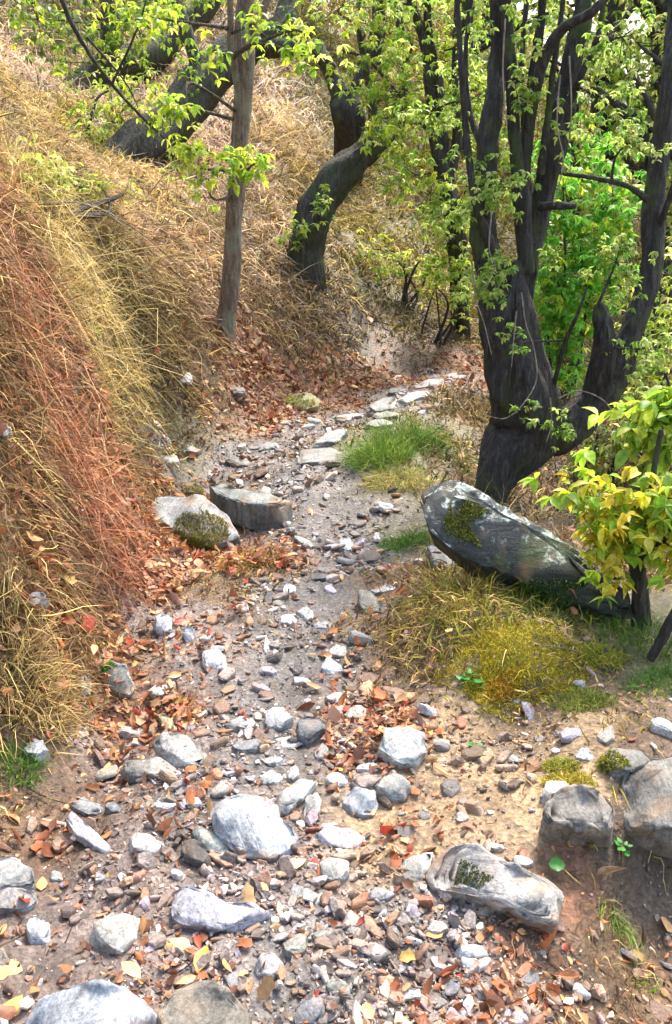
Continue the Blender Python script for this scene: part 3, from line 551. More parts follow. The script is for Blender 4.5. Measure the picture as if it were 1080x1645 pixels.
 ("grey stone beside the bright green tuft at the left edge", (58,1207,46,32,10), .06, (.42,.44,.46), .6, {}),
 ("white green oblong stone above the bluish white boulder", (435,1252,42,22,5), .035, (.58,.61,.56), .5, {}),
 ("small pale stone between two stones of the cluster", (471,1246,22,26,30), .035, (.54,.52,.46), .6, {}),
 ("white angular stone at the top of the stone cluster", (540,1254,38,22,15), .035, (.70,.69,.66), .6, {}),
 ("light splinter stone right of the slab with dark front", (489,872,44,11,30), .03, (.52,.50,.46), .5, {}),
 ("white triangular stone in the upper trail gravel", [(541,884),(550,860),(575,878),(572,888)], .04, (.60,.57,.53), .5, {}),
 ("flat grey paving like slab in the far bend of the trail", (665, 640, 60, 14, -12), 0.05, (0.4, 0.38, 0.36), .35, dict(edge=.2)),
 ("pinkish flat slab where the trail bends right behind the tree", (690, 618, 56, 12, -10), 0.04, (0.44, 0.38, 0.37), .35, dict(edge=.2)),
 ("small dark ledge under the pinkish slab at the bend", (640, 630, 40, 10, -6), 0.05, (0.22, 0.2, 0.19), .35, dict(edge=.2)),
 ("last flat pale slab of the trail beside the forked trunk", (728, 606, 50, 10, -8), 0.04, (0.46, 0.42, 0.4), .35, dict(edge=.2)),
 ("long flat slab left of the step stones", (560, 672, 60, 12, -6), 0.04, (0.36, 0.36, 0.33), .35, dict(edge=.2)),
 ("dark wet slab edge crossing the trail above the boulder", (430, 718, 70, 12, -4), 0.05, (0.24, 0.23, 0.22), .35, dict(edge=.2)),
 ("thin brown slab lying left in the wide part of the trail", (390, 745, 60, 13, 12), 0.04, (0.28, 0.24, 0.2), .35, dict(edge=.2)),
 ("pale flat stone at the left side of the wide trail part", (270, 740, 44, 12, 0), 0.04, (0.46, 0.44, 0.42), .35, dict(edge=.2)),
 ("grey shelf stone above the blue grey boulder", (300, 722, 56, 12, 6), 0.05, (0.3, 0.28, 0.26), .35, dict(edge=.2)),
 ("flat light slab in the middle of the wide trail part", (425, 800, 40, 16, 8), 0.04, (0.55, 0.54, 0.52), .35, dict(edge=.2)),
 ("dark slate slab in the lower middle of the trail", (395, 1200, 52, 20, -5), 0.04, (0.24, 0.24, 0.25), .35, dict(edge=.2)),
 ("flat pale plate right of the lower trail centre", (440, 1225, 40, 14, 4), 0.03, (0.48, 0.46, 0.44), .35, dict(edge=.2)),
 ("tan flat slab among leaves right of the dark slate stones", (575, 1150, 48, 22, -6), 0.04, (0.42, 0.36, 0.3), .35, dict(edge=.2)),
 ("grey plate stone in the gravel left of the split stone", (610, 1440, 60, 22, -4), 0.04, (0.34, 0.32, 0.32), .35, dict(edge=.2)),
 ("reddish brown plate stone near the bottom centre", (600, 1530, 66, 24, 8), 0.035, (0.3, 0.2, 0.17), .35, dict(edge=.2)),
 ("thin pale plate at the right side of the bottom gravel", (655, 1600, 52, 20, -12), 0.03, (0.5, 0.46, 0.42), .35, dict(edge=.2)),
 ("dark slate stone at the bottom edge", [(470,1640),(492,1604),(522,1604),(524,1650),(480,1660)], .05, (.20,.19,.21), .6, {}),
 ("long grey beige stone right of the dark slate stone", (545,1592,52,24,25), .04, (.37,.35,.28), .5, {}),
 ("white oblong stone in the lower right gravel", (754,1533,56,22,3), .035, (.66,.66,.67), .5, {}),
 ("round white stone in the lower right gravel", (757,1553,36,26,20), .035, (.70,.70,.70), .5, {}),
 ("beige oblong stone below the large split stone", (705,1493,40,22,-15), .035, (.50,.42,.33), .5, {}),
 ("dark slab stone with white edge at lower right", (726,1590,30,36,30), .03, (.22,.21,.24), .6, {}),
 ("white flat stone above the large split stone", (795,1362,38,12,4), .025, (.62,.56,.46), .4, {}),
 ("white flat stone behind the large split stone", (840,1386,44,14,6), .025, (.58,.55,.48), .4, {}),
 ("pale stone in the tan gravel right of the stone cluster", (742,1315,26,16,0), .025, (.56,.50,.42), .5, {}),
 ("grey white stone beside the mossy rock on the right", (938,1215,32,20,0), .035, (.54,.53,.53), .5, {}),
 ("small white stone below the yellow moss mound", (833,1127,20,12,0), .025, (.66,.62,.56), .5, {}),
 ("white stone on the soil below the yellow moss", (930,1100,22,12,0), .025, (.62,.58,.54), .5, {}),
 ("small white pebble on the tan soil right of the moss", (893,1208,18,11,0), .02, (.66,.66,.64), .5, {}),
 ("long thin pale stone at the narrow trail's right side", (615,948,44,10,-8), .02, (.50,.49,.47), .3, {}),
 ("flat grey stone at the right of the narrow trail", (520,1005,36,12,4), .02, (.42,.41,.40), .3, {}),
 ("beige stone on the leafy soil beside the bright white stone", (485,1095,30,15,5), .03, (.56,.52,.48), .5, {}),
 ("dark red brown stone above the beige block stone", (478,1080,22,16,0), .03, (.10,.08,.08), .5, {}),
]
def m_lichen():
    m = m_rock('lichened_stone', gloss=.7); t = m.node_tree; p = t.nodes['Principled BSDF']; src = p.inputs['Base Color'].links[0].from_socket
    g = nd(t, 'ShaderNodeTexCoord').outputs['Object']; n = noise(t, g, 17, 8, .75, .3); nz = nd(t, 'ShaderNodeNewGeometry').outputs['Normal']; sp = nd(t, 'ShaderNodeSeparateXYZ'); t.links.new(nz, sp.inputs[0])
    ad = nd(t, 'ShaderNodeMath', operation='MULTIPLY_ADD'); t.links.new(sp.outputs[2], ad.inputs[0]); ad.inputs[1].default_value = .22; t.links.new(n, ad.inputs[2])
    c = mixc(t, ramp(t, ad.outputs[0], [(.70, 0), (.78, .9)]), src, (.46, .52, .48)); n2_ = noise(t, g, 4, 6, .6)
    c = mixc(t, ramp(t, n2_, [(.55, 0), (.66, .8)]), c, (.09, .11, .03)); sp_ = noise(t, g, 24, 6, .6); c = mixc(t, ramp(t, sp_, [(.62, 0), (.70, .35)]), c, (.34, .40, .34)); t.links.new(c, p.inputs['Base Color']); return m
M_lichen = m_lichen()
for lab, pts, th, col, lay, kw in STN:
    if kw.get('mat') == 'lichen': kw['mat'] = M_lichen
    if kw.get('mat') == 'wet': kw['mat'] = M_wet
    stone(lab, pts, th, col, lay, **kw)

# many more loose stones that nothing tells apart: copies of sixteen shapes
def loose():
    shapes = []
    for k in range(16):
        V, T = ICO[4]; r = np.random.default_rng(k); nk = int(r.integers(5, 8)); pa = (np.arange(nk)+r.uniform(-.3, .3, nk))/nk*2*math.pi; pr = r.uniform(.75, 1.1, nk); pol = np.stack([np.cos(pa)*pr, np.sin(pa)*pr], -1)
        th = np.arctan2(V[:, 1], V[:, 0]); rr = poly_radius(pol, th); ph = np.arcsin(np.clip(V[:, 2], -1, 1)); Q = np.stack([np.cos(ph)**.15*rr*np.cos(th), np.cos(ph)**.15*rr*np.sin(th), np.sign(ph)*np.abs(np.sin(ph))**.15], -1)
        for _ in range(5):
            nn = unit(np.array([r.normal(), r.normal(), abs(r.normal())*1.2])); sup = (Q@nn).max(); e = np.maximum(Q@nn-sup*r.uniform(.62, .9), 0); Q -= e[:, None]*nn
        Q = Q+unit(Q)*(fbm(Q*1.6+k*3, 5, .6)*.05)[:, None]; Q[:, 2] += .12*np.tanh(4*perlin(np.stack([Q[:, 0]*1.2, Q[:, 1]*1.2, V[:, 2]*2+k], -1))); Q = Q*np.array([1, r.uniform(.5, .9), r.uniform(.16, .34)])
        o = mesh('loose_stone', Q, T, M_rock); shapes.append(o)
    n = 0; tries = 0; used = set()
    pal = [W1, W2, GR, BG, BR, (.30, .28, .27), (.42, .39, .36), (.50, .46, .42), (.34, .22, .16), (.24, .22, .22), LV, (.15, .13, .12)]
    X, Y_ = sample(9000, .62, .95, 6.5); cvv = cover(X, Y_); nr = Nrm(X, Y_); Z = H(X, Y_)
    for i in range(9000):
        if n >= 215: break
        x, y = X[i], Y_[i]
        if random.random() > cvv[i, 6]**1.5: continue
        s = random.choice((.013, .017, .021, .027, .036, .044))*(.75+.2*y)
        if any((x-c[0])**2+(y-c[1])**2 < (r_*.85+s)**2 for c, r_ in ROCKBOX): continue
        k = n % 16
        if k in used: o = shapes[k].copy(); COL.objects.link(o)
        else: o = shapes[k]; used.add(k)
        o.location = (x, y, Z[i]+s*.12); q = Vector(nr[i]).to_track_quat('Z', 'Y').to_euler(); o.rotation_euler = (q.x+random.gauss(0, .2), q.y+random.gauss(0, .2), random.uniform(0, 6.28))
        o.scale = (s,)*3; c = random.choice(pal); f = random.uniform(.75, 1.15); o.color = (c[0]*f, c[1]*f, c[2]*f, 1)
        tag(o, 'small angular stone lying loose in the trail gravel', 'stone', 'loose stones in the trail gravel'); ROCKBOX.append(((x, y, 0), s)); n += 1
    print('loose', n)
loose()

# ---------------------------------------------------------------- moss and turf cushions
def tuft(name, label, cat, px, py, r, n, L, cols, W=.0016, flat=.4, lean=(0, 0, 0), kind=None, droop=.6, group=None, par=None, pos=None):
    c = hit(px, py) if pos is None else np.array(pos); a = rng.uniform(0, 6.28, n); q = np.sqrt(rng.random(n))*r; x = c[0]+q*np.cos(a)*1.3; y = c[1]+q*np.sin(a)
    z = H(x, y)-.003 if pos is None else np.full(n, c[2]); p = np.stack([x, y, z], -1); out = np.stack([np.cos(a), np.sin(a), 0*a], -1)*(q/r)[:, None]
    d = unit(np.array([0, 0, 1.]) + out*flat + rng.normal(size=(n, 3))*.3 + np.array(lean)); down = out*.3 + np.array([0, 0, -1])*rng.uniform(.1, droop, (n, 1))
    cl = np.array(cols)[rng.integers(0, len(cols), n)]*rng.uniform(.7, 1.3, (n, 1)); Ls = L*rng.uniform(.4, 1.1, n)*(1.15-.5*(q/r)**2)
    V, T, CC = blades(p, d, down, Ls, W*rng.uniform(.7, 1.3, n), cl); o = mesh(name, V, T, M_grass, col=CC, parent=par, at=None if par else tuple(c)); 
    if par is None: tag(o, label, cat, group, kind)
    return o
G1, G2, G3 = (.07, .18, .02), (.13, .26, .03), (.26, .31, .05)
tuft('grass_tuft', 'bright green grass tuft at the left edge beside a grey stone', 'grass tuft', 28, 1235, .05, 420, .075, [G1, G2], .0016)
tuft('grass_tuft', 'large green grass clump on the right of the upper trail', 'grass tuft', 612, 738, .13, 1000, .22, [G1, G2, G3], .0028, lean=(-.2, -.35, 0))
tuft('grass_tuft', 'deep green grass clump behind the clump beside the upper trail', 'grass tuft', 655, 712, .15, 900, .27, [G1, (.07, .15, .03), G3], .003, lean=(-.1, -.3, 0))
tuft('grass_tuft', 'olive grass fringe hanging at the trail edge below the green clump', 'grass tuft', 640, 775, .13, 700, .15, [G3, (.3, .3, .07), C['S']], .0024, lean=(-.2, -.5, 0))
tuft('grass_tuft', 'low bright green grass tuft left of the dark boulder', 'grass tuft', 655, 872, .09, 800, .07, [G1, G2], .0018)
tuft('grass_tuft', 'green grass fringe along the foot of the dark boulder', 'grass tuft', 880, 965, .16, 900, .08, [G1, (.12, .2, .03), G3], .0018)
tuft('grass_tuft', 'green grass tuft around the sapling trunk base', 'grass tuft', 1035, 1030, .12, 700, .085, [G1, G2, G3], .0018)
tuft('grass_tuft', 'green grass tuft at the right edge below the sapling', 'grass tuft', 1075, 1095, .10, 600, .07, [G1, G2], .0017)
tuft('grass_tuft', 'straw and green tussock drooping over the trail shoulder', 'grass tuft', 735, 960, .12, 900, .17, [C['S'], C['Y'], G3, C['B']], .0022, lean=(-.3, -.5, 0))
tuft('grass_tuft', 'straw tussock below the blue grey boulder', 'grass tuft', 400, 905, .09, 600, .11, [C['Y'], C['S'], G3], .0022, lean=(.1, -.5, 0))
tuft('grass_tuft', 'pale straw tussock at the lower left bank', 'grass tuft', 30, 1090, .10, 700, .2, [C['S'], (.6, .45, .2), C['B']], .0022, lean=(.4, -.3, 0))
tuft('grass_tuft', 'thin green grass hanging down the bare soil face', 'grass tuft', 985, 1475, .03, 60, .11, [G2, G3], .002, lean=(.0, -1.2, 0), droop=1.2)
tuft('grass_tuft', 'small yellow green sprig low on the bare soil face', 'grass tuft', 1035, 1585, .02, 45, .05, [G3, (.3, .36, .08)], .0022)
tuft('grass_tuft', 'fountain of long straw blades drooping from the left bank crest', 'grass tuft', 40, 365, .22, 650, .62, [(.66, .5, .22), (.5, .4, .14), C['S']], .0045, flat=.3, lean=(.55, -.25, .1), droop=1.5)
tuft('grass_tuft', 'rusty tangle of dead stems curling down the left bank', 'grass tuft', 15, 470, .2, 700, .4, [(.5, .2, .1), (.36, .13, .07), (.55, .3, .16)], .004, flat=.5, lean=(.4, -.3, 0), droop=1.7)
tuft('grass_tuft', 'dark red brown tangle low on the left bank above the leaf drift', 'grass tuft', 90, 700, .2, 600, .3, [(.32, .12, .07), (.2, .08, .05), (.45, .22, .12)], .0035, flat=.6, lean=(.3, -.3, 0), droop=1.5)
SHD = [(700,930),(770,955),(830,960),(660,1010),(720,1020),(790,990),(860,990),(690,1060)]
for (px_, py_), lb in zip(SHD, ['straw tussock right under the pale wedge rock','olive tussock behind the golden moss mound','short tussock touching the dark boulder foot','brown tussock hanging over the trail edge','straw tussock left of the golden moss mound','yellow green tussock between moss mound and dark boulder','low green tussock right behind the golden moss','brown tussock lowest on the trail shoulder']):
    tuft('grass_tuft', lb, 'grass tuft', px_, py_, .07, 160, .10, [C['S'], C['Y'], G3, C['B'], C['D'], G1] if 'brown' not in lb else [C['B'], C['D'], C['S']], .0022, lean=(-.35, -.5, 0))
def moss(label, px, py, rx, n, cols, L=.018, h=.03):
    """a low cushion with its own thickness, covered in short strands"""
    c = hit(px, py); rag = lambda q, x, y: q*(1+.45*n2(x*1.0, y*1.0, 16, 77, 2)) < .92; root = empty('moss_cushion', tuple(c), label, 'moss')
    V, T = ICO[4]; am = lambda q: (1+.38*perlin(np.stack([np.cos(q)*1.6+px, np.sin(q)*1.6+py*.1, q*0], -1))); Q = V*np.array([rx*1.35, rx, h]); Q[:, :2] *= am(np.arctan2(V[:, 1], V[:, 0]))[:, None]; Q[:, 2] += fbm(V*2.2+px, 4)*h*.6; W = Q + np.array([c[0], c[1], 0]); W[:, 2] = Q[:, 2]*.8 + H(W[:, 0], W[:, 1]) - h*.6
    cl = np.array(cols)[0]*.55*np.ones((len(W), 3))*(1+.4*fbm(V*3+5, 3))[:, None]; mesh('cushion', W, T, M_grass, root, cl)
    a = rng.uniform(0, 6.28, n); q = np.sqrt(rng.random(n)); lx, ly = q*np.cos(a), q*np.sin(a); x = c[0]+lx*rx*1.4*am(a); y = c[1]+ly*rx*1.05*am(a)
    kk = rag(q, x, y); a, q, lx, ly, x, y = a[kk], q[kk], lx[kk], ly[kk], x[kk], y[kk]; n = len(x)
    z = H(x, y) - h*.25 + np.sqrt(np.clip(1-lx**2-ly**2, 0, 1))*h*.9; d = unit(np.stack([lx*.6, ly*.6, 1+0*lx], -1)+rng.normal(size=(n, 3))*.5)
    cc = np.array(cols)[rng.integers(0, len(cols), n)]*rng.uniform(.6, 1.35, (n, 1))
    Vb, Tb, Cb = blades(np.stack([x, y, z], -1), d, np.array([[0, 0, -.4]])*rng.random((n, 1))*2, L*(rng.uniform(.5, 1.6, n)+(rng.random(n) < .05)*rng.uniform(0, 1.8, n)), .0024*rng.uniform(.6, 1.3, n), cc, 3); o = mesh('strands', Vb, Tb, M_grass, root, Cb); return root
moss('golden yellow moss mound on the trail shoulder', 828, 1045, .175, 9000, [(.50, .40, .025), (.40, .35, .04), (.27, .27, .05), (.46, .28, .03), (.66, .50, .02), (.60, .46, .02), (.20, .24, .04)], .013, .02)
moss('orange brown moss tip at the foot of the golden mound', 808, 1112, .045, 900, [(.46, .22, .02), (.44, .30, .03)], .016, .03)
moss('small yellow moss cushion right of the golden mound', 965, 1060, .06, 1300, [(.42, .36, .04), (.28, .30, .05)], .02, .03)
moss('yellow green moss cushion on the shoulder near the sapling', 935, 1130, .07, 1200, [(.36, .34, .05), (.18, .26, .04)], .018, .02)
moss('yellow moss cushion beside the overhanging rocks', 915, 1262, .05, 1100, [(.46, .36, .03), (.4, .34, .05)], .014, .022)
moss('yellow green moss strip above the overhanging rocks', 900, 1232, .035, 700, [(.40, .36, .05), (.25, .28, .05)], .014, .015)
def rock_moss(key, px, py, rpx, n, cols, L=.012, name='moss'):
    """moss growing on one patch of a rock: a part of the rock"""
    o, W, T = ROCKS[key]; A_ = W[T[:, 0]]; B_ = W[T[:, 1]]; Cq = W[T[:, 2]]; ctr = (A_+B_+Cq)/3; nn = np.cross(B_-A_, Cq-A_); area = np.linalg.norm(nn, axis=1); nn = unit(nn)
    d = ctr-EYE; dep = d@FW; X = 540+F*d[:, 0]/dep; Y_ = 822.5-F*(d@UP)/dep; vis = (nn*d).sum(1) < 0
    q = ((X-px)/rpx[0])**2+((Y_-py)/rpx[1])**2 + .5*fbm(ctr*14, 3); wgt = area*vis*(q < 1); 
    if wgt.sum() == 0: print('no moss', key); return
    i = rng.choice(len(T), n, p=wgt/wgt.sum()); a, b = rng.random((2, n)); s = a+b > 1; a[s] = 1-a[s]; b[s] = 1-b[s]
    p = A_[i]+(B_[i]-A_[i])*a[:, None]+(Cq[i]-A_[i])*b[:, None]; dd = unit(nn[i]+rng.normal(size=(n, 3))*.6+np.array([0, 0, .3]))
    cc = np.array(cols)[rng.integers(0, len(cols), n)]*rng.uniform(.6, 1.3, (n, 1)); V, TT, CC = blades(p, dd, np.array([[0, 0, -.5]])*rng.random((n, 1)), L*rng.uniform(.5, 1.4, n), .0035*rng.uniform(.6, 1.3, n), cc, 2)
    mesh(name, V, TT, M_grass, o, CC)
rock_moss('left', 322, 850, (46, 28), 3200, [(.24, .19, .02), (.30, .24, .03), (.14, .15, .02)], .012)
rock_moss('left', 310, 872, (30, 14), 900, [(.14, .16, .03), (.22, .22, .03)], .012)
rock_moss('cap', 303, 792, (30, 14), 900, [(.28, .20, .02), (.20, .16, .02)], .014)
rock_moss('ymoss', 478, 645, (24, 11), 900, [(.42, .38, .03), (.3, .28, .04)], .016)
rock_moss('big', 745, 840, (30, 26), 1800, [(.14, .17, .03), (.22, .22, .04)], .014)
rock_moss('big', 870, 950, (60, 22), 1800, [(.06, .12, .02), (.10, .16, .03)], .016)
rock_moss('split', 765, 1410, (38, 7), 500, [(.14, .15, .03), (.09, .10, .02)], .006)
rock_moss('olive', 172, 1072, (14, 10), 300, [G2, G1], .012)
rock_moss('dmoss', 985, 1225, (30, 12), 700, [(.36, .32, .04), (.16, .18, .03)], .010)
rock_moss('quartz', 640, 1232, (30, 6), 60, [(.2, .25, .1)], .004)

# ---------------------------------------------------------------- trees
def tube_geo(pts, rad, nseg=12, seed=0, rough=.12, step=None):
    """smooth tapered limb through pts; uneven bark; returns V, T(quads), centre line"""
    pts = np.asarray(pts, float); rad = np.asarray(rad, float); n = len(pts); L = np.linalg.norm(np.diff(pts, axis=0), axis=1).sum()
    m = max(4, int(L/(step or max(rad.mean()*.6, .01)))); m = min(m, 90); t = np.linspace(0, n-1, m); i = np.clip(t.astype(int), 0, n-2); f = (t-i)[:, None]
    p0, p1, p2, p3 = pts[np.clip(i-1, 0, n-1)], pts[i], pts[i+1], pts[np.clip(i+2, 0, n-1)]
    c = .5*((2*p1)+(-p0+p2)*f+(2*p0-5*p1+4*p2-p3)*f**2+(-p0+3*p1-3*p2+p3)*f**3); r = np.interp(t, np.arange(n), rad)
    tg = unit(np.gradient(c, axis=0)); a = np.empty_like(c); h = np.array([1., 0, 0]) if abs(tg[0, 0]) < .8 else np.array([0, 1., 0])
    for k in range(m):
        h = h - tg[k]*np.dot(h, tg[k]); h = h/np.linalg.norm(h); a[k] = h
    b = np.cross(tg, a); th = np.arange(nseg)/nseg*2*math.pi
    dirs = a[:, None]*np.cos(th)[None, :, None] + b[:, None]*np.sin(th)[None, :, None]
    rr = r[:, None]*np.ones(nseg)
    if rough:
        q = np.stack([np.cos(th)[None]*1.3+0*rr, np.sin(th)[None]*1.3+0*rr, (np.linspace(0, L, m)/max(rad.mean(), .01)*.22)[:, None]+0*rr], -1)+seed*5.3
        q2 = np.stack([np.cos(th)[None]*5+0*rr, np.sin(th)[None]*5+0*rr, (np.linspace(0, L, m)/max(rad.mean(), .01)*.35)[:, None]+0*rr], -1)+seed
        rr = rr*(1+rough*fbm(q, 3)*1.6+rough*.9*perlin(q2))
    V = c[:, None]+dirs*rr[..., None]; V = V.reshape(-1, 3); k = np.arange(m-1)[:, None]*nseg; j = np.arange(nseg)[None]; j2 = (j+1) % nseg
    T = np.stack([k+j, k+j2, k+nseg+j2, k+nseg+j], -1).reshape(-1, 4)
    e0, e1 = len(V), len(V)+1; V = np.vstack([V, c[0], c[-1]+tg[-1]*r[-1]*.3]); jj = np.arange(nseg); jn = (jj+1) % nseg
    T = np.vstack([T, np.stack([jn, jj, np.full(nseg, e0), np.full(nseg, e0)], -1), np.stack([jj+(m-1)*nseg, jn+(m-1)*nseg, np.full(nseg, e1), np.full(nseg, e1)], -1)])
    return V, T, c, r
def fix_mesh(name, V, T, mat, parent=None, at=None):
    me = bpy.data.meshes.new(name); off = np.array(at if at is not None else (0, 0, 0)); T = [tuple(dict.fromkeys(map(int, f))) for f in T]
    me.from_pydata((V-off).tolist(), [], T); me.polygons.foreach_set('use_smooth', [True]*len(me.polygons)); me.materials.append(mat)
    o = bpy.data.objects.new(name, me); COL.objects.link(o); o.location = off
    if parent is not None: o.parent = parent; o.location = Vector(off)-parent.location
    return o
class Tree:
    def __init__(s, label, name, base, bark, leafcols, cat='tree', group=None, leaf=.05, lod=0, ext=None):
        s.base = np.array(base); s.root = empty(name, tuple(base), label, cat, group); s.bark = bark; s.cols = np.array(leafcols); s.leaf = leaf; s.lod = lod
        s.thin = .86; s.nodes = []; s.tw = []; s.lf = []; s.k = 0; s.nl = 0
    def limb(s, pts, name='limb', nseg=14, rough=.12, bark=None, keep=True):
        """pts rows: px, py, distance, radius in photo pixels  (or world x,y,z,r when distance is None)"""
        w_ = [P(a, b, y) for a, b, y, r in pts]; rr = [pxm(r, y)*s.thin for a, b, y, r in pts]; return s.limbw(w_, rr, name, nseg, rough, bark, keep)
    def limbw(s, w_, rr, name='limb', nseg=14, rough=.12, bark=None, keep=True):
        s.k += 1; V, T, c, r = tube_geo(w_, rr, nseg, s.k+len(s.root['label']), rough); fix_mesh(name, V, T, bark or s.bark, s.root)
        if keep: s.nodes += list(zip(c[len(c)//4:], r[len(c)//4:]))
        return c
    def blob(s, c, rad, twigs, leaves, link=True, drop=.3):
        """a bough: from the nearest limb to c, twigs through an uneven ball, leaf sprays along the twigs"""
        c = np.array(c, float); rad = np.array(rad, float)*np.ones(3)
        if link and s.nodes:
            N_ = np.array([q[0] for q in s.nodes]); d = np.linalg.norm((N_-c)*np.array([1, 1, 1]) + 0, axis=1) + .6*np.maximum(N_[:, 2]-c[2], 0); j = int(np.argmin(d)); a = N_[j]; L = np.linalg.norm(c-a)
            mid = (a+c)/2+rng.normal(size=3)*L*.12+np.array([0, 0, L*.08]); r0 = min(s.nodes[j][1]*.6, .006+.012*L); s.tw.append(tube_geo([a, mid, c], [r0, r0*.7, r0*.4], 6, 0, 0)[:2])
        leaves = max(2, int(leaves*(.62 if s.lod else .9)))
        for k in range(twigs):
            v = unit(rng.normal(size=3)); e = c+v*rad*rng.uniform(.55, 1.0)*(1+.3*perlin((v*2+c)[None])[0]); m1 = (c+e)/2+rng.normal(size=3)*rad.mean()*.15; e = e-np.array([0, 0, drop*rad.mean()*rng.random()])
            tr = max(.0016, .004*rad.mean()); s.tw.append(tube_geo([c, m1, e], [tr*1.5, tr, tr*.5], 4, 0, 0, step=rad.mean()*.35)[:2])
            t = rng.uniform(.25, 1.05, leaves)[:, None]; q = (1-t)**2*c+2*t*(1-t)*m1+t*t*e+rng.normal(size=(leaves, 3))*s.leaf*.8; s.lf.append(q)
    def finish(s, per=5):
        root = s.root
        if s.tw:
            n = 0; VV, TT = [], []
            for V, T in s.tw: VV.append(V); TT.append(T+n); n += len(V)
            V, T = np.concatenate(VV), np.concatenate(TT); tri = np.vstack([T[:, [0, 1, 2]], T[T[:, 2] != T[:, 3]][:, [0, 2, 3]]]); mesh('twigs', V, tri, M_twig if s.bark is not M_dark else M_twigd, root)
        if s.lf:
            q = np.concatenate(s.lf); n = len(q); q = np.repeat(q, per, 0); n = len(q); tv_, tt = (LEAVES[0] if s.lod == 0 else LS)
            cc = np.repeat(s.cols[rng.integers(0, len(s.cols), n//per)]*rng.uniform(.7, 1.3, (n//per, 1)), per, 0)*rng.uniform(.8, 1.2, (n, 1))
            az = rng.uniform(0, 6.28, n); el = rng.normal(-.35, .45, n); Yv = np.stack([np.cos(az)*np.cos(el), np.sin(az)*np.cos(el), np.sin(el)], -1); Zv = unit(np.cross(np.cross(Yv, [0, 0, 1.])+rng.normal(size=(n, 3))*.35, Yv)); X = np.cross(Yv, Zv)
            L = s.leaf*rng.uniform(.55, 1.25, n); b = Bag(); b.add(*stamp(tv_, tt, q, X, Yv, Zv, np.stack([L*rng.uniform(.8, 1.25, n), L, L], -1), cc)); b.build('crown', M_leaf, root); print(root.name, 'leaves', n)
M_twigd = m_bark('dark_twig', (.045, .035, .03), (.14, .11, .1), .0)
YG = [(.50, .60, .05), (.38, .52, .05), (.60, .64, .12), (.27, .44, .05)]; PG = [(.46, .58, .12), (.56, .64, .20), (.32, .46, .08)]; BGN = [(.24, .55, .06), (.32, .62, .10), (.15, .40, .04)]; DG = [(.10, .19, .03), (.16, .26, .05)]; OL = [(.40, .41, .09), (.48, .46, .14), (.28, .34, .07)]; YL = [(.68, .66, .07), (.40, .52, .05), (.70, .66, .06), (.36, .56, .05)]

# 1 the big forked tree on the right
b1 = hit(790, 815); t1 = Tree('big dark forked tree leaning right behind the dark boulder', 'forked_tree', b1, M_dark, PG+[(.2, .34, .05)], leaf=.031); t1.thin = .7
t1.limb([(776,870,4.45,36),(784,815,4.45,30),(798,768,4.5,38),(824,725,4.55,58),(842,690,4.6,72),(838,640,4.6,74),(828,590,4.6,64),(822,540,4.6,52),(822,490,4.6,40),(826,450,4.6,26),(830,420,4.6,14)], 'trunk', 30, .2)
t1.limb([(846,700,4.55,26),(815,630,4.55,38),(803,550,4.55,38),(790,450,4.55,32),(776,370,4.55,26),(780,280,4.6,22),(790,190,4.6,20),(800,100,4.7,18),(802,0,4.7,16),(790,-150,4.7,13),(800,-420,4.8,9),(780,-700,4.8,4)], 'limb', 22, .2)
t1.limb([(850,700,4.65,26),(840,600,4.7,34),(838,490,4.7,25),(850,410,4.7,22),(868,340,4.75,23),(885,260,4.75,25),(905,180,4.8,24),(920,100,4.8,19),(935,20,4.8,17),(945,-120,4.9,14),(960,-380,5,9),(990,-650,5,4)], 'limb', 22, .2)
t1.limb([(846,440,4.6,16),(838,320,4.6,19),(828,230,4.6,12),(822,130,4.6,12),(815,40,4.6,12),(812,-60,4.6,9),(805,-260,4.6,4)], 'limb', 14)
t1.limb([(842,310,4.62,10),(850,190,4.62,12),(862,90,4.62,10),(872,0,4.6,8),(880,-200,4.6,4)], 'limb', 12)
t1.limb([(845,240,4.64,8),(868,115,4.5,12),(900,50,4.4,10),(950,20,4.3,9),(990,-30,4.3,7),(1040,-140,4.2,3)], 'limb', 12)
t1.limb([(868,280,4.6,9),(880,190,4.55,7),(892,90,4.5,6),(905,0,4.5,5),(915,-150,4.5,2)], 'limb', 8)
t1.limb([(845,695,4.65,30),(895,700,4.65,46),(940,662,4.65,42),(985,605,4.7,34),(1015,530,4.75,24),(1045,440,4.8,23),(1050,330,4.85,21),(1063,230,4.9,19),(1078,120,4.9,18),(1088,0,5,15),(1100,-300,5,7)], 'limb', 18, .16)
t1.limb([(950,660,4.64,20),(965,600,4.6,30),(972,540,4.55,25),(966,505,4.55,17),(962,488,4.55,8)], 'limb', 16, .25)
t1.limb([(868,332,4.6,9),(900,330,4.5,8),(925,331,4.45,6)], 'limb', 8)
t1.limb([(800,420,4.5,12),(765,330,4.45,9),(750,220,4.45,7),(742,120,4.4,6),(735,0,4.4,5),(730,-120,4.4,2)], 'limb', 9)
t1.limb([(850,330,4.7,9),(845,240,4.8,7),(838,120,4.85,6),(846,0,4.9,5),(850,-120,4.9,2)], 'limb', 9)
t1.limb([(905,190,4.8,9),(935,120,4.7,7),(960,60,4.65,6),(975,-40,4.6,4)], 'limb', 9)
t1.limb([(780,250,4.6,8),(755,180,4.7,6),(748,90,4.75,5),(760,-20,4.8,4)], 'limb', 8)
t1.limb([(1052,380,4.85,9),(1075,320,4.7,6),(1100,230,4.6,4)], 'limb', 8)
t1.limb([(885,640,4.6,6),(905,560,4.4,5),(930,500,4.3,4),(943,462,4.3,2)], 'limb', 7)
t1.limb([(1050,330,4.85,9),(1010,300,4.8,6),(950,285,4.8,5),(900,278,4.75,4)], 'limb', 7)
